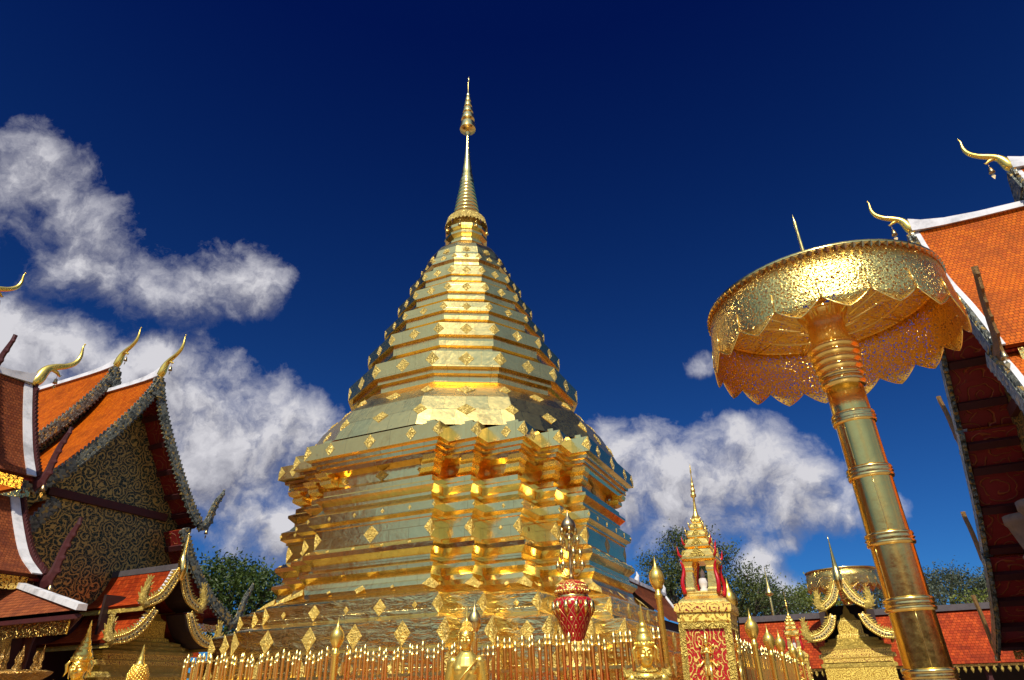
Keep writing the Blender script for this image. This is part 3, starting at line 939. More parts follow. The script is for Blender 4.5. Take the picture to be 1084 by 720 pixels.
def hall(root, tiers, back, gx=-0.75, trim=None, tile='tile', barge='mosaic', fin='mosaic', chof='gold_statue', beams=(), overs=None, wall_half=2.0, fringe=True, soffit_bars=True, end_flames=True, flame_scale=1.0, chofa_scale=1.0, zwall=None, verge_w=.11):
    """x forward out of the gable, y across, z up; tiers = [(profile, x_front)]"""
    for ti, (pr, xf) in enumerate(tiers):
        pr = [(p.x, p.y) for p in spline([(y, z, 0) for y, z in pr], 4)]
        for sy in (-1, 1):
            roof_side(pr, sy, xf - .10, back, .07, root, tile)
            strip_along(pr, sy, xf - verge_w, xf - .02, .03, -.001).build('verge', M['white'], root, fix=True)
            bb = strip_along(offset_prof(pr, -.02), sy, xf, xf + .10, .03, .23)
            # pointed leaves along the top edge of the bargeboard
            acc = 0
            for i in range(1, len(pr)):
                y0, z0 = pr[i - 1]
                y1, z1 = pr[i]
                L = sqrt((y1 - y0) ** 2 + (z1 - z0) ** 2)
                k = max(1, int(round(L / .13)))
                for q in range(k):
                    t0, t1 = q / k, (q + 1) / k
                    ya, za, yb, zb = y0 + (y1 - y0) * t0, z0 + (z1 - z0) * t0, y0 + (y1 - y0) * t1, z0 + (z1 - z0) * t1
                    nx, nz = -(z1 - z0) / L, (y1 - y0) / L
                    if nz < 0:
                        nx, nz = -nx, -nz
                    tip = (ya * .75 + yb * .25 + nx * .13, za * .75 + zb * .25 + nz * .13)
                    bb.prism([(sy * (ya + nx * .05), za + nz * .05), (sy * (yb + nx * .05), zb + nz * .05), (sy * tip[0], tip[1])], lambda a, c, t, xf=xf: (xf + .02 + .06 * t, a, c))
                # scalloped lower edge
                k = max(1, int(round(L / .17)))
                for q in range(k):
                    t0, t1 = q / k, (q + 1) / k
                    nx, nz = -(z1 - z0) / L, (y1 - y0) / L
                    if nz < 0:
                        nx, nz = -nx, -nz
                    pa = (y0 + (y1 - y0) * t0 - nx * .22, z0 + (z1 - z0) * t0 - nz * .22)
                    pb = (y0 + (y1 - y0) * t1 - nx * .22, z0 + (z1 - z0) * t1 - nz * .22)
                    pc = ((pa[0] + pb[0]) / 2 - nx * .07, (pa[1] + pb[1]) / 2 - nz * .07)
                    bb.prism([(sy * pa[0], pa[1]), (sy * pb[0], pb[1]), (sy * pc[0], pc[1])], lambda a, c, t, xf=xf: (xf + .02 + .06 * t, a, c))
            bb.build('bargeboard', M[barge], root, fix=True)
            # soffit under the overhang
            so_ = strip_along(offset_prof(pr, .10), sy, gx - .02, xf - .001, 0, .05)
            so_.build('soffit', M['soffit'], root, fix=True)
            if soffit_bars:
                n = len(pr)
                for i in range(2, n, 3):
                    y, z = offset_prof(pr, .20)[i]
                    d = Vector((pr[i][0] - pr[i - 1][0], pr[i][1] - pr[i - 1][1]))
                    ang = atan2(d.y, d.x * sy)
                    bx = MB()
                    bx.box(((gx + xf) / 2, sy * y, z), (abs(xf - gx) - .03, .16, .12), Matrix.Rotation(ang, 3, 'X') if sy > 0 else Matrix.Rotation(ang, 3, 'X'))
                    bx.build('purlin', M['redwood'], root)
            ye, ze = pr[-1]
            if end_flames:
                fl = MB()
                flame(fl, (xf + .05, sy * (ye - .08), ze - .12), (0, sy, 0), .92 * flame_scale, .05)
                fl.build('eave_finial', M[fin], root, fix=True)
                bell(root, (xf + .05, sy * (ye + .30), ze - .1), 1.0)
            if fringe:
                fr = MB()
                fr.box(((xf - .2 + back) / 2, sy * (ye - .05), ze - .20), (abs(back - xf) - .3, .03, .26))
                fr.build('eave_fringe', M['fringe'], root)
    # ridge cap and finial
    pr, xf = tiers[0]
    za = pr[0][1]
    b = MB()
    R = []
    for x, dz in ((back, 0), (xf - 2.2, 0), (xf - 1.2, .02), (xf - .6, .07), (xf - .2, .16), (xf + .02, .26)):
        R.append([(x, -.11, za - .04 + dz * .3), (x, .11, za - .04 + dz * .3), (x, .09, za + .10 + dz), (x, -.09, za + .10 + dz)])
    b.rings(R, True, True)
    b.build('ridge_cap', M['white'], root, fix=True)
    if chof:
        chofa(MB(), (xf - .05, 0, za + .08), chofa_scale).build('ridge_finial', M[chof], root, fix=True)
        bell(root, (xf + .42 * chofa_scale, 0, za + .42 * chofa_scale), 1.0)
    b = MB()
    b.prism([(-.30, za - .62), (0, za - .70), (.30, za - .62), (.10, za - .10), (0, za + .02), (-.10, za - .10)], lambda a, c, t: (xf + .02 + .11 * t, a, c))
    b.build('peak_plate', M[barge], root, fix=True)
    # gable wall
    pg = [(p.x, p.y) for p in spline([(y, z, 0) for y, z in tiers[0][0]], 4)]
    apx = pg[0][1]
    pg = [p for p in offset_prof(pg, .17) if p[0] > .02]
    pg = [(0, apx - .42)] + pg
    zlow = pg[-1][1] if zwall is None else zwall
    edge = pg[-1][0]
    poly = [(-y, z) for y, z in reversed(pg)] + [(y, z) for y, z in pg[1:]]
    poly = [(-edge, zlow)] + poly + [(edge, zlow)]
    b = MB()
    b.prism(poly, lambda a, c, t: (gx - .16 + .16 * t, a, c))
    b.build('gable_panel', M['gable'], root, fix=True)
    for (y0, y1, z, hgt) in beams:
        b = MB()
        b.box((gx + .05, (y0 + y1) / 2, z), (.14, y1 - y0, hgt))
        b.build('tie_beam', M['redwood'], root)


T1 = [(0, 10.75), (.38, 9.85), (.95, 8.85), (1.6, 7.88), (2.2, 7.08), (2.62, 6.66)]
T2 = [(2.10, 6.35), (2.67, 5.42), (3.6, 4.45), (4.55, 3.84)]
TB = [(y, z + .92) for y, z in T1]

lh = thing('temple_hall', 'hall with orange roofs and large carved gilt gable, behind the shaded small gate', 'temple hall', (-10, -2.3, 0))
hall(lh, [(T1, 0), (T2, .02)], -2.7, -.75, beams=((-1.9, 1.9, 6.72, .22),), zwall=3.4)
hall(lh, [(TB, -2.45)], -12, -3.0, zwall=8.0, fringe=False)
b = MB()
b.box((-6.2, 0, 1.9), (10.6, 6.4, 3.4))
b.build('wall', M['redwood'], lh)
b = MB()
b.box((-.9, 0, 3.42), (.4, 6.6, .5))
b.build('lintel', M['redwood'], lh)
for y in (-3.3, -1.9, 1.9, 3.3):
    b = MB()
    b.lathe([(.24, 0.2), (.24, .5), (.19, .55), (.19, 3.1), (.25, 3.3), (.25, 3.42)], 16, (-.62, y, 0))
    b.build('column', M['frieze'], lh)
# roof behind the lower side tiers
R1 = [(0, 10.05), (.36, 9.2), (.92, 8.25), (1.62, 7.32), (2.3, 6.25)]
R2 = [(2.02, 6.25), (2.45, 5.75), (3.05, 4.85), (3.95, 3.92)]
R3 = [(3.70, 3.95), (4.3, 3.35), (5.1, 2.75), (6.1, 2.28)]
RB = [(y, z + .9) for y, z in R1]
rh = thing('temple_hall', 'hall with orange tiles and dark red panelled eaves, beside the large gold parasol', 'temple hall', (11.5, -.87, 0), pi)
hall(rh, [(R1, 0), (R2, .03), (R3, .06)], -9, -.9, beams=((-1.6, 1.6, 6.35, .22), (-2.4, 2.4, 4.6, .24)), zwall=3.2, fin='fin_brown', flame_scale=.95, chofa_scale=.8)
hall(rh, [(RB, -2.12)], -9, -2.75, zwall=8.0, fringe=False, chofa_scale=.85)
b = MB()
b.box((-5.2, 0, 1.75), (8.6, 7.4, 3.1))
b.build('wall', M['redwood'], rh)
# carved capital and eave bracket seen under the soffit
for y in (-2.6, -1.2, 1.2, 2.6):
    b = MB()
    b.lathe([(.26, .2), (.26, .5), (.2, .6), (.2, 3.4), (.30, 3.7), (.22, 3.8), (.36, 4.3), (.40, 4.35), (.40, 4.5)], 18, (-.62, y, 0))
    b.build('column', M['stone'], rh)

nl = thing('temple_hall', 'shaded hall with broad white verges and dark red eave finials, above the low porch', 'temple hall', (-9.62, -6.0, 0), pi / 2)
N1 = [(0, 8.94), (.45, 8.0), (1.0, 7.0), (1.52, 6.25)]
N2 = [(1.10, 5.80), (1.6, 5.1), (2.2, 4.4), (2.85, 3.95)]
NB = [(y, z + 1.55) for y, z in N1]
hall(nl, [(N1, 0), (N2, .02)], -9, -.75, zwall=3.6, barge='redwood', fin='redwood', tile='tile_brown', verge_w=.23, chofa_scale=1.2, flame_scale=.95)  # shade on these orange roofs is put into the brown tile colour
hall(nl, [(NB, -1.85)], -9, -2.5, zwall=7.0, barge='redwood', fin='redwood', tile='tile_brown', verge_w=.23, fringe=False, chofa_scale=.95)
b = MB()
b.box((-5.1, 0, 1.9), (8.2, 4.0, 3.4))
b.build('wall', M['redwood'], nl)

# low hipped porch at the left edge
pv = thing('porch', 'low porch with brown tiled hipped roof and gilded fringe, before the shaded hall', 'porch', (-3.63, -7.0, 0))
b = MB()
C0, H0 = Vector((0, 0, 3.0)), Vector((-4.6, 1.0, 3.99))
b.add([(0, 0, 3.0), (-4.6, 1.0, 3.99), (-9, 1.0, 3.99), (-9, 0, 3.0)], [(0, 1, 2, 3)][::-1], [[(0, 0), (-4.6, 1.4), (-9, 1.4), (-9, 0)]])
b.add([(0, 0, 3.0), (-3.4, 2.0, 3.0), (-4.6, 1.0, 3.99)], [(0, 1, 2)], [[(0, 0), (2, 0), (1, 4.7)]])
b.add([(-3.4, 2.0, 3.0), (-9, 2.0, 3.0), (-9, 1.0, 3.99), (-4.6, 1.0, 3.99)], [(0, 1, 2, 3)], [[(0, 0), (9, 0), (9, 1.4), (4.6, 1.4)]])
b.add([(0, 0, 2.94), (-3.4, 2.0, 2.94), (-9, 2.0, 2.94), (-9, 0, 2.94)], [(0, 1, 2, 3)])
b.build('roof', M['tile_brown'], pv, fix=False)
for e0, e1 in ((C0, H0), (Vector((-3.4, 2.0, 3.0)), H0), (H0, Vector((-9, 1.0, 3.99)))):
    b = MB()
    d = (e1 - e0).normalized()
    s_ = d.cross(Vector((0, 0, 1))).normalized()
    u_ = s_.cross(d)
    R = [[tuple(p + s_ * a + u_ * c) for a, c in ((-.085, -.03), (.085, -.03), (.075, .075), (-.075, .075))] for p in (e0 + Vector((.02, -.02, .01)), e1)]
    b.rings(R, True, True)
    b.build('hip_cap', M['white'], pv, fix=True)
b = MB()
b.box((-4.52, .03, 2.90), (8.9, .05, .08))
b.tube([(-.03, .02, 2.9), (-3.38, 1.98, 2.9)], .04, 4)
b.build('fascia', M['redwood'], pv)
b = MB()
b.box((-4.7, .10, 2.745), (8.6, .03, .23))
b.build('eave_fringe', M['fringe'], pv)
for x in (-4.2, -8.3):
    for y in (.25, 1.75):
        b = MB()
        b.lathe([(.14, .2), (.14, .4), (.10, .45), (.10, 2.7), (.14, 2.94)], 12, (x, y, 0))
        b.build('post', M['redwood'], pv)

# gallery with the red roof
GAL = None
ga = thing('gallery', 'long low cloister with red tiled roof and dark ridge behind the gilded gate', 'cloister', (4.6, 12.4, 0))
GP = [(0, 2.0), (.75, 2.72), (1.6, 3.75)]
b = MB()
gl = 15
b.add([(0, -.35, 2.0), (gl, -.35, 2.0), (gl, .6, 2.8), (0, .6, 2.8), (0, 1.6, 3.72), (gl, 1.6, 3.72), (0, 3.6, 2.0), (gl, 3.6, 2.0)], [(0, 1, 2, 3), (3, 2, 5, 4), (4, 5, 7, 6)],
      [[(0, 0), (gl, 0), (gl, 1.24), (0, 1.24)], [(0, 1.24), (gl, 1.24), (gl, 2.6), (0, 2.6)], [(0, 2.6), (gl, 2.6), (gl, 5), (0, 5)]])
b.build('roof', M['tile_red'], ga)
b = MB()
b.box((gl / 2, 1.6, 3.78), (gl, .34, .20))
b.build('ridge_cap', M['slate'], ga)
b = MB()
b.box((gl / 2, -.30, 1.95), (gl - .1, .06, .08))
b.build('fascia', M['gold_dull'], ga)
b = MB()
for i in range(75):
    x = .1 + i * .198
    b.lathe([(.0, -.17), (.03, -.12), (.055, -.06), (.03, 0), (.04, .02)], 6, (x, -.30, 1.90))
b.build('eave_fringe', M['gold_carved'], ga)
b = MB()
b.box((gl / 2, 2.6, 1.1), (gl, .2, 1.8))
b.build('wall', M['darkwood'], ga)
for i in range(7):
    b = MB()
    b.box((.4 + i * 2.35, -.02, 1.05), (.18, .18, 1.7))
    b.build('post', M['redwood'], ga)

# unseen cloister wings added round the court, as dark reflections for the gold
for cx, cy, ln, rz in ((5, -26, 60, 0), (-24, -8, 40, pi / 2), (30, -8, 40, pi / 2)):
    rm = Matrix.Translation((cx - 4.6, cy - 12.4, 0)) @ Matrix.Rotation(rz, 4, 'Z')
    b = MB()
    b.add([(-ln / 2, -2, 3.4), (ln / 2, -2, 3.4), (ln / 2, 0, 5.6), (-ln / 2, 0, 5.6), (ln / 2, 2, 3.4), (-ln / 2, 2, 3.4)], [(0, 1, 2, 3), (3, 2, 4, 5)], [[(0, 0), (ln, 0), (ln, 3), (0, 3)], [(0, 3), (ln, 3), (ln, 6), (0, 6)]])
    b.xform(rm)
    b.build('roof', M['tile_red'], ga)
    b = MB()
    b.box((0, 0, 1.8), (ln, .3, 3.2))
    b.xform(rm)
    b.build('wall', M['redwood'], ga)

# hall roof behind the pagoda
bh = thing('temple_hall', 'hall behind the pagoda showing only a brown tiled slope edged with white ridge', 'temple hall', (1.0, 11.2, 0))
b = MB()
rl = 6.2
b.add([(0, 0, 5.27), (0, rl, 5.27), (.35, rl, 4.72), (.35, 0, 4.72), (1.45, rl, 3.75), (1.45, 0, 3.75), (-1.45, 0, 3.75), (-1.45, rl, 3.75)], [(0, 3, 2, 1), (3, 5, 4, 2), (0, 1, 7, 6)],
      [[(0, 0), (0, -.65), (rl, -.65), (rl, 0)], [(0, -.65), (0, -2.1), (rl, -2.1), (rl, -.65)], [(0, 0), (rl, 0), (rl, 2), (0, 2)]])
b.build('roof', M['tile_brown'], bh)
b = MB()
b.box((0, rl / 2, 5.32), (.16, rl + .1, .14))
b.build('ridge_cap', M['white'], bh)
b = MB()
for yy in (rl,):
    b.tube([(0, yy, 5.30), (.36, yy, 4.76), (.9, yy, 4.27), (1.47, yy, 3.79)], .07, 6)
b.build('verge', M['white'], bh)
for yy in (.1, 1.6, rl):
    b = MB()
    b.tube([(0, yy, 5.3), (0, yy + .05, 5.5), (.03, yy + .12, 5.62), (0, yy + .1, 5.78)], [.13, .1, .07, .01], 8)
    b.build('ridge_finial', M['white'], bh)
b = MB()
b.box((0, rl / 2, 2.0), (2.3, rl - .3, 3.6))
b.build('wall', M['redwood'], bh)


# ------------------------------------------------------------------ gilded gates with serpent bargeboards
def naga_board(root, path, tip, rad=.105):
    """scaled serpent body following path, ending in a raised crest towards tip (y, z pairs)"""
    P = spline([(0, y, z) for y, z in path], 4)
    b = MB()
    n = len(P)
    R = []
    cum = 0
    for i in range(n):
        t = (P[min(i + 1, n - 1)] - P[max(i - 1, 0)]).normalized()
        nr2 = Vector((0, -t.z, t.y))
        q = rad * (.80 + .35 * sin(pi * i / (n - 1)))
        R.append([tuple(P[i] + Vector((cos(a) * rad * .6, 0, 0)) + nr2 * (sin(a) * q)) for a in [2 * pi * k / 10 for k in range(10)]])
    b.rings(R, True, True, True)
    o = b.build('bargeboard', M['naga'], root, fix=True)
    for sg in (-1, 1):
        bz = MB()
        Q = []
        for i in range(n):
            t = (P[min(i + 1, n - 1)] - P[max(i - 1, 0)]).normalized()
            q = rad * (.80 + .35 * sin(pi * i / (n - 1))) * .78
            Q.append(tuple(P[i] + Vector((rad * .38, 0, 0)) + Vector((0, -t.z, t.y)) * (q * sg)))
        for i in range(n - 1):
            for q2 in (0, .5):
                p = Vector(Q[i]).lerp(Vector(Q[i + 1]), q2)
                bz.ell(tuple(p), (.03, .036, .036), 7, 5)
        bz.build('edge_bead', M['gold_bright'], o)
    bz = MB()
    for i in range(1, n - 1, 1):
        bz.ell(tuple(P[i] + Vector((rad * .58, 0, 0))), (.018, .024, .024), 8, 6)
    bz.build('jewel_inlay', M['jewel'], o)
    # fins along the back
    b = MB()
    for i in range(1, n - 1):
        t = (P[i + 1] - P[i - 1]).normalized()
        up = Vector((0, -t.z, t.y))
        if up.z < 0:
            up = -up
        p = P[i] + up * rad * 1.0
        b.prism([((p - t * .045).y, (p - t * .045).z), ((p + t * .045).y, (p + t * .045).z), ((p + up * .13 + t * .05).y, (p + up * .13 + t * .05).z)], lambda a, c, q: (-.02 + .04 * q, a, c))
    b.build('fin', M['gold_carved'], o, fix=True)
    e, tp = P[-1], Vector((0, tip[0], tip[1]))
    s_ = 1 if tp.y > e.y - .02 else -1
    d = Vector((0, tip[0] - path[-1][0], 0))
    hh = tip[1] - path[-1][1]
    dirn = 1 if path[-1][0] > path[0][0] else -1
    b = MB()
    Q = spline([tuple(e + Vector((0, -.08 * dirn, .0))), tuple(e + Vector((0, .08 * dirn, .10 * hh))), tuple(e + Vector((0, .10 * dirn + d.y * .3, .38 * hh))), tuple(e + Vector((0, d.y * .6 + .02 * dirn, .65 * hh))), tuple(tp)], 4)
    rr = [p[0] for p in spline([(rad * 1.15, 0, 0), (rad * 1.2, 0, 0), (rad * .95, 0, 0), (rad * .6, 0, 0), (.01, 0, 0)], 4)]
    b.tube(Q, rr, 10, True, .55, (1, 0, 0))
    for i in range(2, len(Q) - 2, 2):
        t = (Q[i + 1] - Q[i - 1]).normalized()
        sd = Vector((0, t.z, -t.y))
        for sg in (-1, 1):
            p = Q[i] + sd * (rr[i] * sg * .8)
            a1, a2, a3 = p - t * .05, p + t * .06, p + t * .12 + sd * (sg * .07)
            b.prism([(a1.y, a1.z), (a2.y, a2.z), (a3.y, a3.z)], lambda a, c, q: (-.02 + .04 * q, a, c))
    b.build('naga_head', M['gold_carved'], o, fix=True)
    # jaw dangling ornament
    return o


def gate(root, apex, upper, lower, spike, half, zb, depth, roof_len, zs):
    """x forward; apex z; upper / lower = (path, tip) for +y side"""
    for sy in (-1, 1):
        for path, tip in (upper, lower):
            naga_board(root, [(sy * y, z) for y, z in path], (sy * tip[0], tip[1]))
    b = MB()
    P = spline([(.05, 0, apex - .35), (.08, 0, apex - .1), (.03, 0, apex + .12), (0, 0, apex + .35), (.02, 0, apex + .75), (.04, 0, spike)], 4)
    b.tube(P, [p[0] for p in spline([(x, 0, 0) for x in (.06, .12, .13, .085, .045, .006)], 4)], 10)
    b.build('ridge_finial', M['gold'], root)
    for (path, tip), xf in ((upper, -.06), (lower, -.02)):
        pr = [(p.x, p.y + .02) for p in spline([(y, z, 0) for y, z in path], 3)]
        for sy in (-1, 1):
            roof_side(pr, sy, xf, -roof_len, .06, root, 'tile_red')
            strip_along(pr, sy, xf - .22, xf - .01, .03, -.002).build('verge', M['white'], root, fix=True)
            so_ = MB()
            so_ = strip_along(offset_prof(pr, .075), sy, -depth - .3, xf - .03, 0, .03)
            so_.build('soffit', M['darkwood'], root, fix=True)
            y, z = pr[-1]
            fr = MB()
            fr.box(((-roof_len + xf) / 2, sy * (y - .06), z - .11), (roof_len - .1, .04, .12))
            fr.build('eave_fringe', M['gold_carved'], root)
    b = MB()
    b.box((-roof_len / 2 - .05, 0, apex + .02), (roof_len, .16, .16))
    b.build('ridge_cap', M['slate'], root)
    # recessed stepped body filling the gable
    lv = zs
    k0 = 0
    mats = ['gold_frieze', 'gold_carved', 'frieze', 'gold_carved', 'gold_frieze', 'gold_carved']
    cuts = [0, 4, 8, 12, 18, 22, len(lv) - 1]
    for q, (i0, i1) in enumerate(zip(cuts[:-1], cuts[1:])):
        b = MB()
        R = []
        for h, z in lv[i0:i1 + 1]:
            x0 = -depth + (h - lv[0][0]) * .25
            R.append([(x0, -h, z), (-depth - .9, -h, z), (-depth - .9, h, z), (x0, h, z)])
        b.rings(R, False, True)
        b.build('altar_tier', M[mats[q]], root, fix=True)
    b = MB()
    b.box((-depth - 1.0, 0, (apex + zb) / 2 - .55), (.1, half * 1.5, apex - zb - .3))
    b.build('back_panel', M['darkwood'], root)


rg = thing('gate', 'gilded gate shrine with serpent bargeboards in full sun, in front of the red-roofed gallery', 'gate shrine', (8.43, 9.4, 0), -pi / 2)
STEPS = [(1.02, GZ), (1.02, 1.55), (.98, 1.62), (.98, 1.95), (1.06, 1.98), (1.06, 2.06), (.98, 2.10), (.98, 2.20), (1.08, 2.24), (1.08, 2.33), (.98, 2.36), (.98, 2.46), (1.02, 2.48), (1.02, 2.55), (.84, 2.60), (.84, 2.66), (.72, 2.70), (.72, 2.76),
         (.48, 2.80), (.46, 2.86), (.36, 2.90), (.34, 3.28), (.30, 3.30), (.22, 3.36), (.20, 3.44), (.10, 3.5), (.09, 3.58), (.03, 3.7), (.01, 3.82)]
gate(rg, 4.5, ([(0.06, 4.42), (.16, 4.15), (.32, 3.86), (.62, 3.64)], (.74, 4.20)), ([(.40, 3.42), (.55, 3.1), (.85, 2.85), (1.16, 2.78)], (1.32, 3.42)), 5.82, 1.1, 1.6, .35, 1.3, STEPS)
b = MB()
b.box((-.345, 0, 2.15), (.03, 1.9, .09))
b.build('frieze', M['frieze'], rg)
lg = thing('gate', 'gilded gate shrine in shade with serpent bargeboards and half-lit red roof, below the carved gable', 'gate shrine', (-8.0, -1.62, 0), 0)
gate(lg, 4.8, ([(0.06, 4.72), (.2, 4.38), (.45, 4.0), (.86, 3.78)], (.88, 4.5)), ([(.55, 3.66), (.8, 3.25), (1.15, 2.98), (1.56, 2.88)], (1.70, 3.55)), 5.75, 1.3, 1.6, .5, 4.6, [(h * 1.35, z * 1.06) for h, z in STEPS])

# ------------------------------------------------------------------ ceremonial parasols
def parasol(root, H=5.12, Rr=1.18, drop=.50):
    b = MB()
    prof = []
    zj = [.25, .54, 1.08, 1.62, 2.16, 2.70, 3.30, 3.84]
    prof.append((.30, .0))
    prof += [(.30, .12), (.2, .2)]
    for a, c in zip(zj[:-1], zj[1:]):
        r0 = .183 - .008 * (a / 4)
        prof += [(r0 * .99, a + .07), (r0 * .985, (a + c) / 2), (r0 * .985, c - .06)]
    prof += [(.174, 3.93), (.172, 4.2)]
    b.lathe(prof, 32)
    pole = b.build('pole', M['gold_pole'], root)
    for k, (a, c) in enumerate(zip(zj[:-1], zj[1:])):
        b = MB()
        th = -2.1 + .5 * sin(k * 2.7)
        r0 = .183 - .008 * (a / 4)
        b.tube([(r0 * cos(th + .01 * sin(q)), r0 * sin(th + .01 * sin(q)), a + .06 + (c - a - .12) * q / 6) for q in range(7)], .0035, 5)
        b.build('seam', M['gold_rail'], root)
    for zz in zj[1:]:
        b = MB()
        r0 = .183 - .008 * (zz / 4)
        b.lathe([(r0 * .98, zz - .06), (r0 * 1.10, zz - .05), (r0 * 1.13, zz - .03), (r0 * 1.05, zz - .012), (r0 * 1.15, zz), (r0 * 1.05, zz + .012), (r0 * 1.13, zz + .03), (r0 * 1.10, zz + .05), (r0 * .98, zz + .06)], 32)
        b.build('ring', M['gold'], root)
    b = MB()
    cp = [(.172, 4.16), (.20, 4.18), (.215, 4.22), (.20, 4.25)]
    for k in range(5):
        z = 4.26 + .075 * k
        r = .198 + .008 * k
        cp += [(r * .95, z), (r * 1.07, z + .02), (r * 1.09, z + .045), (r * .96, z + .07)]
    cp += [(.20, 4.66), (.185, 4.70), (.175, 4.80), (.19, 4.92), (.235, 5.0), (.25, 5.03)]
    b.lathe(cp, 32)
    b.build('hub', M['gold'], root)
    # drum of openwork panels with pointed scallops
    np_ = 18
    b = MB()
    cols = 8
    V, F, U = [], [], []
    def ring_z(fr):
        return .15 * (1 - abs(2 * fr - 1) ** 1.3)
    for k in range(np_):
        for i in range(cols):
            fr = i / cols
            a = 2 * pi * (k + fr) / np_
            bulge = .0 * (1 - (2 * fr - 1) ** 2)
            for j, (rr, zz) in enumerate(((Rr * .965, H), (Rr * .985, H - drop * .5), (Rr + bulge, H - drop), (Rr + bulge * 1.6, H - drop - ring_z(fr)))):
                V.append((rr * cos(a), rr * sin(a), zz))
    n = 4
    for k in range(np_):
        for i in range(cols):
            for j in range(3):
                p = (k * cols + i) * n + j
                q = ((k * cols + i + 1) % (np_ * cols)) * n + j
                F.append((p, p + 1, q + 1, q))
                u0, u1 = (k + i / cols) * 2 * pi * Rr / np_, (k + (i + 1) / cols) * 2 * pi * Rr / np_
                dz = lambda idx: H - V[idx][2]
                U.append([(u0, dz(p)), (u0, dz(p + 1)), (u1, dz(q + 1)), (u1, dz(q))])
    b.add(V, F, U, True)
    o = b.build('valance', M['filigree'], root)
    sm = o.modifiers.new('thickness', 'SOLIDIFY')
    sm.thickness = .006
    # seams between the panels and toothed rim
    b = MB()
    for k in range(np_):
        a = 2 * pi * k / np_
        c_, s_ = cos(a), sin(a)
        b.tube([(Rr * .992 * c_, Rr * .992 * s_, H - drop * .62), (Rr * 1.004 * c_, Rr * 1.004 * s_, H - drop)], .006, 5)
        pts = []
        for i in range(9):
            fr = i / 8
            aa = 2 * pi * (k + fr) / np_
            rr = Rr + .001 * (1 - (2 * fr - 1) ** 2) * 1.6
            pts.append((rr * cos(aa), rr * sin(aa), H - drop - ring_z(fr)))
        b.tube(pts, .007, 5)
    b.build('panel_edging', M['gold'], root)
    b = MB()
    pts = []
    for k in range(96):
        a0, a1, am = 2 * pi * k / 96, 2 * pi * (k + 1) / 96, 2 * pi * (k + .5) / 96
        r = Rr * .975
        b.add([(r * cos(a0), r * sin(a0), H - .01), (r * cos(a1), r * sin(a1), H - .01), (r * cos(am), r * sin(am), H - .055), (r * 1.02 * cos(am), r * 1.02 * sin(am), H + .0)], [(0, 1, 3), (1, 2, 3), (2, 0, 3), (0, 2, 1)])
    b.lathe([(Rr * .94, H - .012), (Rr * .985, H - .012), (Rr * .985, H + .022), (Rr * .94, H + .022), (Rr * .94, H - .012)], 64, cap=False)
    b.build('rim', M['gold'], root)
    b = MB()
    b.rings([[(r * cos(2 * pi * i / 48), r * sin(2 * pi * i / 48), z) for i in range(48)] for r, z in ((Rr * .96, H), (Rr * .66, H + .05), (.36, H + .09), (.2, H + .10))])
    # planar uv for the top sheet
    for fi in range(len(b.f)):
        b.uv[fi] = [(b.v[i][0], b.v[i][1]) for i in b.f[fi]]
    o = b.build('top_sheet', M['filigree_top'], root)
    sm = o.modifiers.new('thickness', 'SOLIDIFY')
    sm.thickness = .006
    for k in range(12):
        a = 2 * pi * k / 12 + .1
        c_, s_ = cos(a), sin(a)
        b = MB()
        b.tube([(.25 * c_, .25 * s_, 4.92), (.6 * c_, .6 * s_, H - .03), (Rr * .95 * c_, Rr * .95 * s_, H - .03)], [.014, .012, .010], 6)
        b.build('rib', M['gold_rail'], root)
    b = MB()
    pts = [(Rr * .68 * cos(2 * pi * i / 48), Rr * .68 * sin(2 * pi * i / 48), H - .035) for i in range(49)]
    b.tube(pts, .014, 6)
    b.build('hoop', M['gold_rail'], root)
    b = MB()
    b.lathe([(.10, H + .08), (.12, H + .14), (.06, H + .2), (.05, H + .3), (.03, H + .34), (.022, H + .6), (.015, H + 1.0), (.02, H + 1.12), (.0, H + 1.25)], 14)
    b.build('finial', M['gold'], root)


um = thing('ceremonial_parasol', 'large gold openwork parasol on a thick jointed gold pole, before the red-eaved hall', 'parasol', (8.88, -8.01, 0), .12, 'golden parasols of the courtyard')
parasol(um)
um.rotation_euler = (radians(.7) * sin(PSI), -radians(.7) * cos(PSI), .12)
far_um = dup(um, (8.6, 11.9, -.12), .55, 'smaller-looking far gold parasol rising behind the finial of the sunlit gate', 'golden parasols of the courtyard')
for ch in [o for o in bpy.data.objects if o.parent == far_um and o.name.startswith('finial')]:
    bpy.data.objects.remove(ch)

# ------------------------------------------------------------------ fence round the pagoda
FZ = 2.13


def picket_mesh(hgt, k):
    b = MB()
    b.lathe([(.022, 0), (.022, hgt - .14), (.031, hgt - .135), (.031, hgt - .12), (.020, hgt - .11), (.029, hgt - .075), (.026, hgt - .05), (.012, hgt - .02), (.0, hgt)], 9)
    return b.mesh('picket', M['gold_rail'])


PK = [picket_mesh(FZ - 1.05 + d, 0) for d in (-.05, -.02, 0.0, .02, .04)]
rf = random.Random(3)


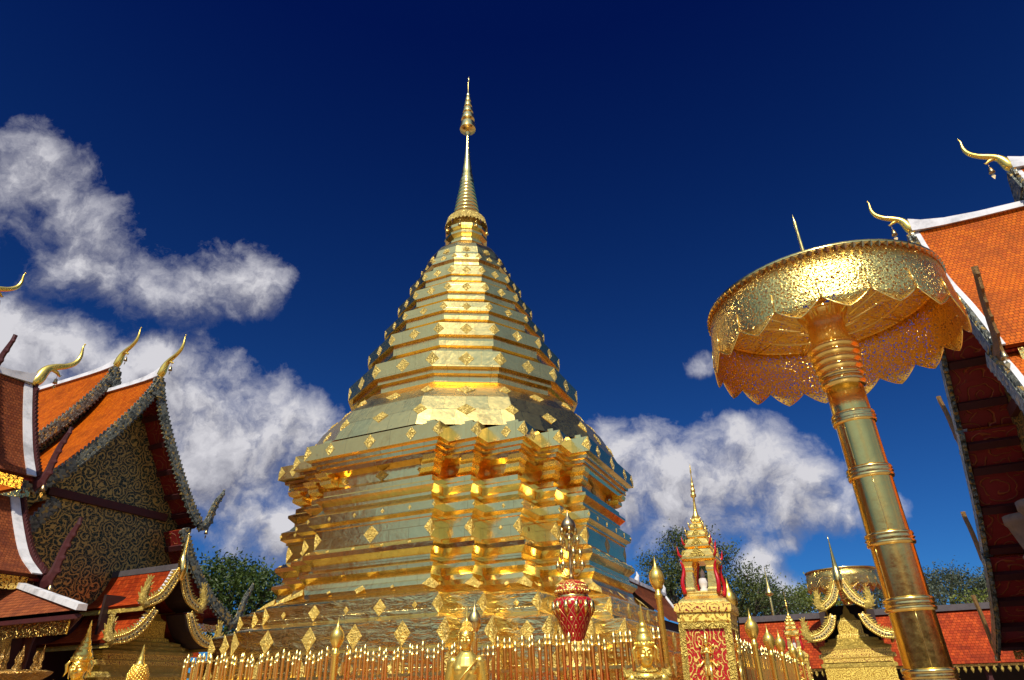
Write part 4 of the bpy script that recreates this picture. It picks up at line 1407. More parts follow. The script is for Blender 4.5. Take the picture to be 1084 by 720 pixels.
def fence(name, label, a, b_, n, skip=None):
    root = thing(name, label, 'fence', (a[0], a[1], 0), atan2(b_[1] - a[1], b_[0] - a[0]), 'gilded fence runs')
    L = sqrt((b_[0] - a[0]) ** 2 + (b_[1] - a[1]) ** 2)
    w_ = MB()
    w_.box((L / 2, 0, .62), (L, .30, .84))
    w_.box((L / 2, 0, 1.075), (L, .36, .07))
    w_.build('base_wall', M['red'], root)
    for z in (1.28, 1.80):
        r = MB()
        r.box((L / 2, .0, z), (L, .025, .035))
        r.build('rail', M['gold_rail'], root)
    for i in range(n):
        x = L * (i + .5) / n
        o = bpy.data.objects.new('picket', PK[rf.randrange(5)])
        COL.objects.link(o)
        o.parent = root
        o.location = (x + rf.uniform(-.012, .012), rf.uniform(-.008, .008), 1.08)
        o.rotation_euler = (rf.uniform(-.02, .02), rf.uniform(-.025, .025), 0)
    return root


fence('gilded_fence', 'long run of gold pickets on a red wall in front of the pagoda', (-1.05, -6.85), (6.45, -6.85), 96)
fence('gilded_fence', 'gold pickets on a red wall running back from the near red tower', (6.9, -6.35), (6.9, 6.45), 98)


def bud_post(root, H=2.45, s=1.0, m='gold'):
    b = MB()
    b.lathe([(.055, GZ), (.055, .5), (.04, .55), (.036, H - .22), (.05, H - .2), (.05, H - .17), (.034, H - .15), (.04, H - .10)], 14)
    b.build('shaft', M[m], root)
    b = MB()
    b.lathe([(.04 * s, H - .11), (.06 * s, H - .09), (.095 * s, H - .02), (.10 * s, H + .035), (.085 * s, H + .09), (.05 * s, H + .13), (.022 * s, H + .17), (.012 * s, H + .22), (.0, H + .29)], 20)
    b.build('lotus_bud', M[m], root)


P0 = thing('bud_post', 'polished gold lotus-bud post rising over the left part of the fence', 'post', (2.02, -7.05, 0), 0, 'lotus-bud posts of the fence')
bud_post(P0, 2.26, .95, 'gold_statue')
Pd = thing('bud_post', 'brownish gold bud post just behind the bare-shouldered golden statue', 'post', (4.17, -7.1, 0), 0, 'lotus-bud posts of the fence')
bud_post(Pd, 2.34, .8, 'gold_rail')
for i, (v, dz, lab) in enumerate(((-6.05, .22, 'gold bud post half hidden behind the right edge of the near red tower'), (-4.35, .0, 'foremost clear gold bud post right of the near red tower'),
                                  (-2.3, -.07, 'second of the clear gold bud posts right of the near red tower'), (-.3, -.03, 'third of the clear gold bud posts right of the near red tower'),
                                  (2.6, -.08, 'fourth of the clear gold bud posts right of the near red tower'), (5.0, -.1, 'last gold bud post beside the distant small tower'))):
    o = dup(P0, (7.12, v, dz), 0, lab)

dup(P0, (6.33, -6.35, .5), 0, 'tall gold bud post standing close against the left side of the near red tower')

# ------------------------------------------------------------------ corner towers
def square_rings(lv, notch=.12):
    R = []
    for h, z in lv:
        k = h * notch
        R.append([(h - k, -h, z), (h - k, -h + k, z), (h, -h + k, z), (h, h - k, z), (h - k, h - k, z), (h - k, h, z), (-h + k, h, z), (-h + k, h - k, z), (-h, h - k, z), (-h, -h + k, z), (-h + k, -h + k, z), (-h + k, -h, z)])
    return R


def small_figure(mb, c, s, f=(0, -1, 0)):
    """praying relief figure with a pointed crown"""
    F_ = Vector(f)
    S_ = F_.cross(Vector((0, 0, 1)))
    O = Vector(c)
    P = lambda a, d, z: tuple(O + S_ * (a * s) + F_ * (d * s) + Vector((0, 0, z * s)))
    mb.tube([P(0, 0, -.9), P(0, .02, -.3), P(0, .03, 0), P(0, .03, .35), P(0, .02, .5)], [.20 * s, .19 * s, .13 * s, .20 * s, .06 * s], 10)
    for q in (-1, 1):
        mb.tube([P(.2 * q, .02, .42), P(.30 * q, .08, .15), P(.02 * q, .24, .22)], [.07 * s, .06 * s, .04 * s], 8)
        mb.tube([P(.1 * q, .05, -.4), P(.12 * q, .05, -.9), P(.12 * q, .04, -1.5)], [.13 * s, .10 * s, .07 * s], 8)
        mb.tube([P(.2 * q, 0, -.2), P(.45 * q, 0, -.5), P(.5 * q, 0, -.2), P(.62 * q, 0, -.35)], [.07 * s, .05 * s, .04 * s, .01 * s], 6)
        mb.tube([P(.2 * q, 0, .46), P(.36 * q, 0, .52), P(.42 * q, 0, .68)], [.06 * s, .05 * s, .005 * s], 6)
    mb.tube([P(0, .24, .18), P(0, .25, .42)], [.05 * s, .015 * s], 8)
    mb.ell(P(0, .06, .68), (.13 * s, .13 * s, .17 * s), 12, 8)
    mb.lathe([(.15 * s, .78 * s), (.12 * s, .86 * s), (.11 * s, .95 * s), (.05 * s, 1.0 * s), (.035 * s, 1.2 * s), (.0, 1.45 * s)], 10, P(0, .05, 0))


def tower(root):
    b = MB()
    b.rings(square_rings([(.36, GZ), (.36, .6), (.32, .65), (.32, 1.0), (.29, 1.05), (.262, 1.1), (.258, 2.2)], .0), False, True)
    b.build('pedestal', M['panel'], root)
    for k in range(4):
        rot = Matrix.Rotation(k * pi / 2, 4, 'Z')
        b = MB()
        small_figure(b, (0, -.275, 1.86), .20)
        b.xform(rot)
        b.build('relief_figure', M['gold_bright'], root)
        b = MB()
        b.box((-.235, -.262, 1.62), (.055, .03, 1.14))
        b.box((.235, -.262, 1.62), (.055, .03, 1.14))
        b.box((0, -.264, 2.165), (.50, .035, .06))
        b.box((0, -.264, 1.10), (.50, .035, .06))
        b.xform(rot)
        b.build('panel_frame', M['gold_carved'], root)
    b = MB()
    b.rings(square_rings([(.275, 2.195), (.285, 2.21), (.285, 2.29)]), True, True)
    b.build('frieze', M['gold_frieze'], root)
    b = MB()
    b.rings(square_rings([(.28, 2.292), (.305, 2.30), (.31, 2.32), (.31, 2.385), (.285, 2.40)]), True, True)
    b.build('cornice', M['frieze'], root)
    b = MB()
    b.rings(square_rings([(.262, 2.398), (.258, 2.42), (.24, 2.44), (.20, 2.475), (.18, 2.50), (.185, 2.515), (.175, 2.53)]), True, True)
    b.build('plinth', M['gold_bright'], root)
    for sx in (-1, 1):
        for sy in (-1, 1):
            b = MB()
            R = [[(sx * .125 + x * h, sy * .125 + y * h, z) for x, y in ((-1, -1), (1, -1), (1, 1), (-1, 1))] for h, z in ((.058, 2.525), (.058, 2.55), (.046, 2.57), (.040, 2.74), (.052, 2.76), (.052, 2.785), (.042, 2.80), (.055, 2.83), (.06, 2.85))]
            b.rings(R, True, True)
            b.build('column', M['gold_bright'], root)
            b = MB()
            b.tube(spline([(sx * .185, sy * .185, 2.5), (sx * .2, sy * .2, 2.62), (sx * .175, sy * .175, 2.76), (sx * .20, sy * .2, 2.86)], 4), [.022, .024, .024, .024, .022, .022, .02, .02, .018, .018, .015, .012, .004], 6)
            b.build('side_ribbon', M['red'], root)
    b = MB()
    b.tube(spline([(-.06, .05, 2.53), (-.07, .04, 2.66), (-.04, .05, 2.86)], 4), [.03] * 9, 8, True, .4)
    b.build('curtain', M['red'], root)
    b = MB()
    b.lathe([(.05, 2.53), (.05, 2.56), (.035, 2.58), (.055, 2.62), (.05, 2.68), (.02, 2.70), (.028, 2.73), (.02, 2.76), (.0, 2.80)], 14)
    b.build('inner_figure', M['white'], root)
    tz = [(.205, 2.85, .14), (.155, 3.0, .115), (.115, 3.12, .10), (.08, 3.225, .08), (.052, 3.31, .06)]
    for i, (h, z, dz) in enumerate(tz):
        b = MB()
        b.rings(square_rings([(h * .78, z), (h * .92, z + dz * .12), (h, z + dz * .2), (h, z + dz * .38), (h * .9, z + dz * .45), (h * .72, z + dz * .8), (h * .70, z + dz * 1.02)]), True, True)
        b.build('roof_tier', M['gold_bright'], root)
        for sx in (-1, 1):
            for sy in (-1, 1):
                b = MB()
                e = h * .98
                b.tube([(sx * e * .86, sy * e * .86, z + dz * .3), (sx * e * 1.04, sy * e * 1.04, z + dz * .55), (sx * e * 1.1, sy * e * 1.1, z + dz * 1.25)], [.020 * (1 - .12 * i), .016 * (1 - .12 * i), .001], 6)
                b.build('corner_flame', M['red'] if i < 2 else M['gold_bright'], root)
        for k in range(4):
            b = MB()
            a = k * pi / 2
            s_ = .5 * h
            R = []
            b.add([(-s_, -h * 1.01, z + dz * .35), (s_, -h * 1.01, z + dz * .35), (0, -h * 1.01, z + dz * 1.2), (-s_ * .9, -h * .75, z + dz * .4), (s_ * .9, -h * .75, z + dz * .4), (0, -h * .75, z + dz * 1.1)], [(0, 1, 2), (3, 5, 4), (0, 2, 5, 3), (1, 4, 5, 2), (0, 3, 4, 1)])
            b.xform(Matrix.Rotation(a, 4, 'Z'))
            b.build('pediment', M['gold_carved'], root)
    b = MB()
    b.lathe([(.04, 3.36), (.05, 3.39), (.03, 3.42), (.022, 3.46), (.014, 3.56), (.012, 3.62), (.034, 3.64), (.034, 3.67), (.016, 3.68), (.028, 3.70), (.027, 3.73), (.013, 3.74), (.022, 3.76), (.02, 3.79), (.011, 3.80), (.016, 3.82), (.008, 3.86), (.006, 3.92), (.011, 3.95), (.009, 3.98), (.0, 4.06)], 14)
    b.build('spire', M['gold_bright'], root)


TG = 'red and gold corner towers of the fence'
tw = thing('corner_tower', 'red and gold tower with open spired pavilion at the near corner of the fence', 'shrine tower', (6.93, -6.72, 0), 0, TG)
tower(tw)
lean = Vector((cos(PSI), sin(PSI), 0))
tw.rotation_euler = (radians(2.2) * -lean.y, radians(2.2) * lean.x, 0)
tw.location = tw.location - lean * (2.0 * sin(radians(2.2)))
dup(tw, (6.9, 6.85, -.1), 0, 'small distant red and gold tower at the far end of the picket row', TG).rotation_euler = (0, 0, 0)
st = thing('slender_spire', 'thin dark gold spire standing alone just right of the near tower, beyond the fence', 'spire', (5.9, 6.0 + 8, .0), 0)
b = MB()
b.lathe([(.16, GZ), (.16, 3.2), (.10, 3.3), (.05, 3.9), (.05, 4.55), (.035, 4.6)], 12)
b.build('shaft', M['gold_rail'], st)
b = MB()
b.lathe([(.04, 4.58), (.16, 4.64), (.15, 4.74), (.09, 4.8), (.10, 4.9), (.06, 5.0), (.06, 5.1), (.03, 5.2), (.02, 5.5), (.0, 5.75)], 12)
b.build('tip', M['gold_rail'], st)

# ------------------------------------------------------------------ red urn with its metal bouquet
ur = thing('lacquer_urn', 'red and gold lattice urn on a stand, topped by a tall gilt bouquet', 'urn', (5.15, -6.2, 0))
b = MB()
b.lathe([(.26, GZ), (.26, .8), (.16, .9), (.14, 1.7), (.2, 1.78), (.2, 1.84), (.15, 1.9), (.16, 1.97), (.19, 2.0), (.19, 2.04), (.13, 2.08), (.12, 2.12)], 24)
b.build('stand', M['frieze'], ur)
b = MB()
b.lathe([(.105, 2.10), (.12, 2.15), (.165, 2.26), (.215, 2.38), (.248, 2.48), (.262, 2.56), (.258, 2.61), (.225, 2.645)], 32)
b.build('bowl', M['lattice'], ur)
b = MB()
b.lathe([(.21, 2.635), (.225, 2.65), (.205, 2.67), (.205, 2.685)], 32)
for k in range(12):
    a = 2 * pi * k / 12
    r = .258
    b.tube([(r * cos(a), r * sin(a), 2.60), (.255 * cos(a), .255 * sin(a), 2.50), (.225 * cos(a), .225 * sin(a), 2.40)], [.026, .036, .004], 6)
b.build('neck_ring', M['gold'], ur)
b = MB()
b.lathe([(.20, 2.68), (.225, 2.70), (.228, 2.735), (.21, 2.76), (.205, 2.79), (.17, 2.835), (.10, 2.865), (.04, 2.875)], 32)
b.build('lid', M['panel'], ur)
b = MB()
for k in range(30):
    a = 2 * pi * k / 30
    b.ell((.226 * cos(a), .226 * sin(a), 2.72), (.02, .02, .022), 6, 5)
    b.ell((.205 * cos(a + .1), .205 * sin(a + .1), 2.785), (.016, .016, .02), 6, 5)
b.build('beading', M['gold'], ur)
b = MB()
b.lathe([(.05, 2.87), (.02, 2.92), (.016, 3.0), (.026, 3.06), (.014, 3.1), (.014, 3.24), (.03, 3.28), (.014, 3.32), (.014, 3.40), (.06, 3.44), (.07, 3.46), (.03, 3.50)], 12)
b.build('stem', M['dark_metal'], ur)
b = MB()
b.lathe([(.03, 3.50), (.09, 3.53), (.105, 3.58), (.085, 3.64), (.04, 3.69), (.012, 3.74), (.0, 3.82)], 18)
b.build('crowning_bud', M['dark_metal'], ur)
for t, (z0, rr, dz, n, ph) in enumerate(((2.93, .17, .16, 7, 0), (3.08, .14, .18, 5, .4), (3.26, .12, .16, 5, .1), (3.42, .09, .12, 4, .5))):
    for k in range(n):
        a = 2 * pi * k / n + ph
        b = MB()
        ca, sa = cos(a), sin(a)
        b.tube(spline([(.012 * ca, .012 * sa, z0), (rr * .6 * ca, rr * .6 * sa, z0 + .0), (rr * ca, rr * sa, z0 + dz * .5)], 3), .006, 5)
        b.lathe([(.008, -.02), (.022, 0), (.030, .03), (.026, .06), (.01, .085), (.0, .12)], 8, (rr * ca, rr * sa, z0 + dz * .5))
        b.build('flower_spray', M['gold'], ur)

# ------------------------------------------------------------------ golden statues
def fuse(mb, name, m, parent, voxel=.011, smooth=2):
    me = mb.mesh(name, m)
    o = bpy.data.objects.new(name, me)
    COL.objects.link(o)
    md = o.modifiers.new('fuse', 'REMESH')
    md.mode = 'VOXEL'
    md.voxel_size = voxel
    md.use_smooth_shade = True
    sm = o.modifiers.new('soft', 'SMOOTH')
    sm.iterations = smooth
    sm.factor = .5
    dg = bpy.context.evaluated_depsgraph_get()
    new = bpy.data.meshes.new_from_object(o.evaluated_get(dg))
    o.modifiers.clear()
    o.data = new
    new.materials.clear()
    new.materials.append(m)
    o.parent = parent
    return o


def head(mb, c, s=1.0):
    """serene face looking along -y; c = centre of the skull; s=1: 0.24 m from chin to hairline"""
    X = lambda a, d, z: (c[0] + a * s, c[1] + d * s, c[2] + z * s)
    E = lambda p, r, rot=None: mb.ell(X(*p), tuple(k * s for k in r), 18, 12, rot)
    E((0, .012, .02), (.088, .104, .115))
    E((0, -.022, -.045), (.072, .078, .088))
    E((0, -.052, -.098), (.034, .036, .030))
    mb.tube([X(0, -.085, .035), X(0, -.108, -.002), X(0, -.122, -.030), X(0, -.104, -.040)], [.011 * s, .014 * s, .019 * s, .010 * s], 8)
    for q in (-1, 1):
        E((.013 * q, -.103, -.033), (.013, .012, .009))
        mb.tube([X(.010 * q, -.096, .030), X(.032 * q, -.094, .045), X(.060 * q, -.074, .034)], [.007 * s, .008 * s, .005 * s], 6)
        E((.036 * q, -.078, .010), (.021, .018, .012))
        mb.tube([X(.016 * q, -.094, .008), X(.036 * q, -.099, .001), X(.056 * q, -.084, .007)], [.004 * s, .006 * s, .004 * s], 6)
        E((.046 * q, -.066, -.035), (.026, .026, .03))
        mb.tube([X(.088 * q, .012, .035), X(.100 * q, .014, .01), X(.096 * q, .008, -.05), X(.090 * q, .004, -.115)], [.012 * s, .018 * s, .013 * s, .012 * s], 8, True, .6)
        mb.tube([X(0, -.103, -.0615), X(.014 * q, -.101, -.058), X(.029 * q, -.086, -.061)], [.008 * s, .008 * s, .003 * s], 6)
    mb.tube([X(-.022, -.092, -.072), X(0, -.100, -.074), X(.022, -.092, -.072)], [.004 * s, .010 * s, .004 * s], 6)
    mb.tube([X(0, .02, -.06), X(0, .02, -.14), X(0, .025, -.21)], [.060 * s, .056 * s, .075 * s], 14)


def figure(mb, zs, s=1.0, arms='down'):
    """standing body; zs = height of the shoulders, looking along -y"""
    X = lambda a, d, z: (a * s, d * s, zs + z * s)
    mb.tube([X(0, .03, .10), X(0, .03, .0), X(0, .025, -.10), X(0, .02, -.25), X(0, .02, -.42), X(0, .025, -.56), X(0, .02, -.75), X(0, .02, -1.1), X(0, .02, -1.42)], [.055 * s, .15 * s, .185 * s, .165 * s, .125 * s, .155 * s, .17 * s, .155 * s, .19 * s], 20, True, .68, (0, 1, 0))
    for q in (-1, 1):
        mb.ell(X(.165 * q, .03, -.04), (.065 * s, .068 * s, .07 * s))
        mb.ell(X(.07 * q, -.055, -.13), (.075 * s, .045 * s, .065 * s))
        if arms == 'down':
            mb.tube([X(.18 * q, .03, -.04), X(.215 * q, .04, -.20), X(.225 * q, .04, -.34), X(.22 * q, .0, -.48), X(.215 * q, -.03, -.60)], [.062 * s, .054 * s, .046 * s, .040 * s, .030 * s], 12)
        else:
            mb.tube([X(.18 * q, .03, -.04), X(.215 * q, .03, -.20), X(.22 * q, .01, -.32), X(.13 * q, -.14, -.28), X(.03 * q, -.20, -.20)], [.06 * s, .052 * s, .045 * s, .038 * s, .028 * s], 12)
        for k in range(4):
            fx = .215 * q + (k - 1.5) * .018
            if arms == 'down':
                mb.tube([X(fx, -.03, -.60), X(fx, -.045, -.66 - .01 * (k in (1, 2))), X(fx, -.035, -.70 - .015 * (k in (1, 2)))], [.011 * s, .009 * s, .006 * s], 6)
            else:
                mb.tube([X(.018 * q, -.20 - .012 * k, -.19), X(.014 * q, -.205 - .012 * k, -.10 + .01 * (k in (1, 2))), X(.008 * q, -.20 - .01 * k, -.06 + .012 * (k in (1, 2)))], [.011 * s, .009 * s, .006 * s], 6)
        if arms == 'down':
            mb.tube([X(.20 * q, -.045, -.58), X(.185 * q, -.07, -.62), X(.185 * q, -.075, -.655)], [.014 * s, .010 * s, .007 * s], 6)
            mb.ell(X(.215 * q, -.03, -.605), (.038 * s, .018 * s, .045 * s))
        else:
            mb.tube([X(.03 * q, -.19, -.2), X(.035 * q, -.225, -.15), X(.02 * q, -.235, -.12)], [.013 * s, .010 * s, .006 * s], 6)


def pedestal(root, top, r=.3):
    b = MB()
    b.lathe([(r * 1.15, GZ), (r * 1.15, GZ + .08), (r, GZ + .12), (r * .85, top - .12), (r, top - .06), (r, top)], 20)
    b.build('pedestal', M['gold_carved'], root)


# bare-shouldered Buddha image
bd = thing('buddha_statue', 'golden bare-shouldered figure with pointed curled topknot, standing before the pickets', 'statue', (4.33, -7.6, 0), radians(20))
pedestal(bd, .52)
mb = MB()
figure(mb, 1.93, .93)
head(mb, (0, .0, 2.13), .93)
fuse(mb, 'body', M['gold_statue'], bd, .006, 2)
hb = MB()
hb.ell((0, .022, 2.165), (.091, .102, .105), 18, 12)
hb.ell((0, .03, 2.265), (.054, .058, .052), 14, 10)
for k in range(260):
    t = (k + .5) / 260
    a = k * 2.39996
    ph = math.acos(1 - 1.25 * t)
    d = Vector((sin(ph) * cos(a), sin(ph) * sin(a), cos(ph)))
    p = Vector((0, .022, 2.165)) + Vector((d.x * .092, d.y * .104, d.z * .107))
    if d.y < -.2 and p.z < 2.205:
        continue
    hb.ell(tuple(p), (.0095, .0095, .0095), 6, 4)
for k in range(60):
    t = (k + .5) / 60
    a = k * 2.39996
    ph = math.acos(1 - 1.1 * t)
    p = Vector((0, .03, 2.265)) + Vector((sin(ph) * cos(a) * .055, sin(ph) * sin(a) * .059, cos(ph) * .053))
    hb.ell(tuple(p), (.009, .009, .009), 6, 4)
hb.lathe([(.030, 2.30), (.030, 2.325), (.016, 2.335), (.020, 2.36), (.012, 2.40), (.005, 2.45), (.0, 2.50)], 10, (0, .03, 0))
hb.build('hair', M['gold_statue'], bd)
rb = MB()
rb.tube(spline([(.155, .04, 1.93), (.10, -.085, 1.87), (-.02, -.145, 1.74), (-.14, -.095, 1.60), (-.18, .03, 1.52)], 5), .010, 6)
rb.build('robe_edge', M['gold_statue'], bd)

# crowned image
def crown(mb, c, s):
    mb.lathe([(.100 * s, .0), (.108 * s, .012 * s), (.108 * s, .03 * s), (.098 * s, .04 * s), (.102 * s, .055 * s), (.098 * s, .085 * s), (.085 * s, .115 * s), (.072 * s, .13 * s), (.078 * s, .142 * s), (.066 * s, .17 * s), (.05 * s, .19 * s), (.056 * s, .20 * s), (.046 * s, .23 * s), (.032 * s, .25 * s), (.036 * s, .258 * s), (.026 * s, .28 * s), (.03 * s, .288 * s), (.018 * s, .32 * s), (.022 * s, .33 * s), (.010 * s, .37 * s), (.014 * s, .385 * s), (.0, .45 * s)], 20, c)
    for k in range(16):
        a = 2 * pi * k / 16
        mb.ell((c[0] + .104 * s * cos(a), c[1] + .104 * s * sin(a), c[2] + .035 * s), (.012 * s, .012 * s, .02 * s), 6, 5)
    for q in (-1, 1):
        mb.tube([(c[0] + .095 * s * q, c[1] - .03 * s, c[2] + .02 * s), (c[0] + .135 * s * q, c[1] - .02 * s, c[2] - .03 * s), (c[0] + .12 * s * q, c[1] - .02 * s, c[2] - .10 * s), (c[0] + .145 * s * q, c[1] - .02 * s, c[2] - .15 * s)], [.012 * s, .020 * s, .016 * s, .003 * s], 7)


def crowned(root, zs, s, arms='pray'):
    mb = MB()
    figure(mb, zs, s, arms)
    head(mb, (0, 0, zs + .205 * s), s)
    fuse(mb, 'body', M['gold_statue'], root, .0065 * s, 2)
    cb = MB()
    crown(cb, (0, .012 * s, zs + .265 * s), s)
    cb.build('crown', M['gold_statue'], root)
    cb = MB()
    for q in (-1, 1):
        cb.tube(spline([(.15 * q * s, .03, zs + .03 * s), (.20 * q * s, .03, zs + .02 * s), (.235 * q * s, .03, zs + .045 * s), (.245 * q * s, .03, zs + .085 * s)], 3), [.04 * s, .04 * s, .038 * s, .036 * s, .034 * s, .03 * s, .024 * s, .016 * s, .009 * s, .003 * s], 8)
        cb.ell((.21 * q * s, .02, zs - .0 * s), (.05 * s, .05 * s, .03 * s), 10, 7)
    for k in range(26):
        a = 2 * pi * k / 26
        cb.ell((.105 * s * cos(a), .02 * s + .085 * s * sin(a), zs + .055 * s - .02 * s * (-sin(a))), (.016 * s, .016 * s, .013 * s), 6, 5)
        cb.ell((.15 * s * cos(a), .02 * s + .115 * s * sin(a), zs + .01 * s - .035 * s * (-sin(a))), (.02 * s, .02 * s, .016 * s), 6, 5)
    cb.build('collar', M['gold_carved'], root)


dv = thing('crowned_statue', 'golden praying deity with tall tiered crown, bright in the sun left of the near tower', 'statue', (6.37, -7.42, 0), radians(22))
pedestal(dv, .34)
crowned(dv, 1.70, .98)
d2 = thing('crowned_statue', 'golden deity in shade at the lower left edge, crown tip catching the light', 'statue', (-4.15, -6.42, 0), radians(35))
pedestal(d2, .50, .42)
crowned(d2, 1.80, 1.55)
hd = thing('buddha_statue', 'golden head covered in knobbed curls with ringed spike, just left of the fence end', 'statue', (1.14, -9.3, 0), radians(60))
pedestal(hd, .42)
mb = MB()
figure(mb, 1.56, .9)
head(mb, (0, 0, 1.75), .9)
fuse(mb, 'body', M['gold_statue'], hd, .011, 1)
hb = MB()
hb.lathe([(.094, 1.77), (.10, 1.82), (.088, 1.88), (.058, 1.94), (.04, 1.96), (.034, 1.98), (.036, 2.0), (.022, 2.02), (.026, 2.035), (.015, 2.06), (.018, 2.075), (.0, 2.15)], 18, (0, .02, 0))
for k in range(120):
    t = k / 120
    z = 1.78 + .155 * t
    r = .102 if z < 1.84 else .102 - (z - 1.84) * .42
    a = k * 2.39996
    hb.ell((r * cos(a), .02 + r * sin(a), z), (.014, .014, .014), 6, 5)
hb.build('hair', M['gold_statue'], hd)
# cluster of candle finials at the very corner
cf = thing('offering_stand', 'dark stand crowded with little gold flame finials under the porch fringe', 'offering stand', (-5.3, -6.8, 0), .4)
cf.scale = (1.6, 1.6, 1.18)
b = MB()
b.lathe([(.3, GZ), (.3, .4), (.12, .5), (.1, 1.5), (.34, 1.72), (.36, 1.76), (.3, 1.78)], 18)
b.build('base', M['gold_dull'], cf)
for k in range(9):
    b = MB()
    x, y = -.28 + .07 * k, .1 * sin(k * 2.3)
    b.lathe([(.02, 1.76), (.03, 1.82), (.014, 1.88), (.026, 1.93), (.02, 1.98), (.0, 2.10 + .05 * sin(k * 1.7))], 8, (x, y, 0))
    b.build('flame_finial', M['gold_dull'], cf)

# ------------------------------------------------------------------ trees
def tree(name, label, base, trunk_h, clumps, n_leaf, leaf, mat, seed=1, group=None, tr=.25):
    """clumps: (dx, dy, z, rx, rz, weight)"""
    rn = random.Random(seed)
    root = thing(name, label, 'tree', (base[0], base[1], GZ), 0, group)
    b = MB()
    fork = Vector((rn.uniform(-.2, .2), rn.uniform(-.2, .2), trunk_h))
    b.tube(spline([(0, 0, -.1), (.06, -.04, trunk_h * .4), tuple(fork)], 4), [tr * (1 - .45 * i / 8) for i in range(9)], 9)
    tips = []
    for (dx, dy, z, rx, rz, wt) in clumps:
        c = Vector((dx, dy, z - GZ))
        mid = fork.lerp(c, .5) + Vector((rn.uniform(-.3, .3), rn.uniform(-.3, .3), -.15 * rx))
        P = spline([tuple(fork - Vector((0, 0, .3))), tuple(mid), tuple(c)], 4)
        b.tube(P, [tr * .5 * (1 - .8 * i / 8) + .015 for i in range(9)], 6)
        for k in range(7):
            d = Vector((rn.gauss(0, 1), rn.gauss(0, 1), rn.gauss(.2, .8))).normalized()
            e = c + Vector((d.x * rx * .85, d.y * rx * .85, d.z * rz * .85))
            s_ = P[rn.randrange(4, 9)]
            b.tube([tuple(s_), tuple(s_.lerp(e, .5) + Vector((rn.uniform(-.1, .1), rn.uniform(-.1, .1), .05))), tuple(e)], [.045, .028, .008], 5)
    b.build('trunk', M['bark'], root)
    b = MB()
    tot = sum(c[5] for c in clumps)
    for (dx, dy, z, rx, rz, wt) in clumps:
        c = Vector((dx, dy, z - GZ))
        ns = max(6, int(n_leaf * wt / tot / 22))
        for k in range(ns):
            d = Vector((rn.gauss(0, 1), rn.gauss(0, 1), rn.gauss(0, 1))).normalized()
            rr = rn.uniform(.45, 1.08)
            q = c + Vector((d.x * rx * rr, d.y * rx * rr, d.z * rz * rr))
            sp_ = rn.uniform(.6, 1.3) * leaf * 2.3
            for j in range(22):
                o = q + Vector((rn.gauss(0, sp_), rn.gauss(0, sp_), rn.gauss(0, sp_ * .6)))
                ax = Vector((rn.gauss(0, 1), rn.gauss(0, 1), rn.gauss(.6, .7))).normalized()
                t = ax.orthogonal().normalized()
                t.rotate(Matrix.Rotation(rn.uniform(0, 6.28), 3, ax))
                w2 = ax.cross(t)
                L = leaf * rn.uniform(.7, 1.3)
                b.add([tuple(o), tuple(o + t * L * .5 + w2 * L * .24), tuple(o + t * L - ax * L * .12), tuple(o + t * L * .5 - w2 * L * .24)], [(0, 1, 2, 3)])
    b.build('crown', M[mat], root)
    return root


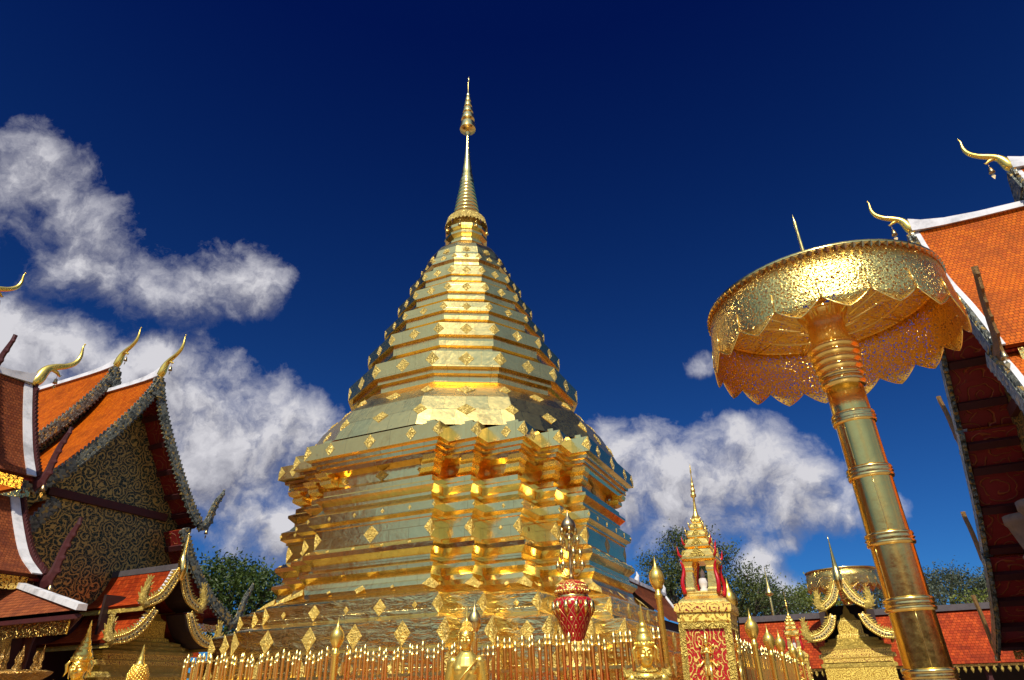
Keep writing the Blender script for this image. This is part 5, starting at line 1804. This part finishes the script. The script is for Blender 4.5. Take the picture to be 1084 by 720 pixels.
tree('broadleaf_tree', 'dense dark green round tree between the left hall and the pagoda', (-13.2, 5.2), 2.6,
     [(0, 0, 5.5, 1.5, .95, 3), (-1.3, -.6, 5.2, 1.0, .8, 2), (1.4, .5, 5.3, 1.2, .85, 2.5), (2.3, 1.2, 4.5, 1.0, .9, 2), (.2, .8, 4.4, 1.8, .9, 2.5), (-.6, -.2, 6.0, .9, .6, 1.4), (1.0, .3, 3.6, 1.6, .8, 2)], 14000, .15, 'leaf_dark', 3)
tree('tall_tree', 'tall airy olive tree with sky showing through, right behind the pagoda', (1.7, 19.5), 4.2,
     [(0.00, 0, 6.84, 1.07, 0.89, 2), (-0.97, 0, 6.12, 0.99, 0.81, 2), (0.97, .5, 6.48, 1.07, 0.89, 2), (-0.35, .2, 8.10, 0.71, 0.62, 1.0), (0.70, 0, 7.92, 0.81, 0.62, 1.2), (1.67, .3, 5.58, 0.89, 0.81, 1.6), (-1.67, 0, 7.11, 0.62, 0.54, .7), (-1.58, .4, 5.58, 0.81, 0.71, 1.2), (0.26, .3, 5.22, 1.43, 0.71, 2), (1.94, .6, 7.29, 0.54, 0.45, .6)], 14000, .13, 'leaf_mid', 5)
tree('bushy_tree', 'yellowish green bushy tree low behind the near red tower', (3.6, 20.5), 2.6,
     [(0, 0, 5.0, 1.3, .9, 2), (-1.5, -.3, 5.0, 1.0, .8, 1.5), (1.4, 0, 5.4, 1.0, .9, 1.5), (.9, .4, 6.3, .8, .7, 1), (2.4, .4, 4.9, .8, .7, 1)], 7000, .13, 'leaf_mid', 8)
tree('broadleaf_tree', 'small dark treetop over the gallery roof left of the small distant tower', (4.2, 27.5), 3.0,
     [(0, 0, 5.6, .9, .8, 2), (1.0, 0, 5.4, .8, .6, 1.5), (-1.0, .2, 5.2, .8, .6, 1.5), (.3, 0, 6.3, .5, .5, .8)], 4000, .15, 'leaf_dark', 11)
tree('broadleaf_tree', 'light green treetop over the gallery roof beside the sunlit gate finial', (7.2, 28.5), 3.2,
     [(0, 0, 6.0, 1.1, .8, 2), (1.3, 0, 5.8, 1.0, .8, 2), (-.9, .2, 5.6, .8, .7, 1.5)], 5000, .15, 'leaf_lime', 13)
for i, (x, y, z, lab, mt) in enumerate(((11.2, 30, 6.3, 'grey-green treetop just right of the jointed gold pole', 'leaf_haze'), (14.2, 32, 6.6, 'grey-green treetop with yellow sprays beside the right hall', 'leaf_haze'), (16.8, 31, 6.3, 'pale treetop furthest right, partly behind the right hall eaves', 'leaf_haze'))):
    tree('broadleaf_tree', lab, (x, y), 3.4, [(0, 0, z - .4, 1.3, .8, 2), (-1.4, 0, z - .7, 1.0, .7, 1.5), (1.4, 0, z - .7, 1.1, .8, 1.5), (.4, .2, z + .3, .7, .5, .8), (-.7, 0, z + .1, .6, .5, .8)], 5000, .15, mt, 20 + i)
tree('yellow_sprays', 'little yellow-green spray of leaves in front of the grey treetops', (14.6, 29.5), 3.4, [(0, 0, 5.35, .4, .3, 1), (.7, 0, 5.2, .35, .25, 1)], 500, .17, 'leaf_lime', 31)
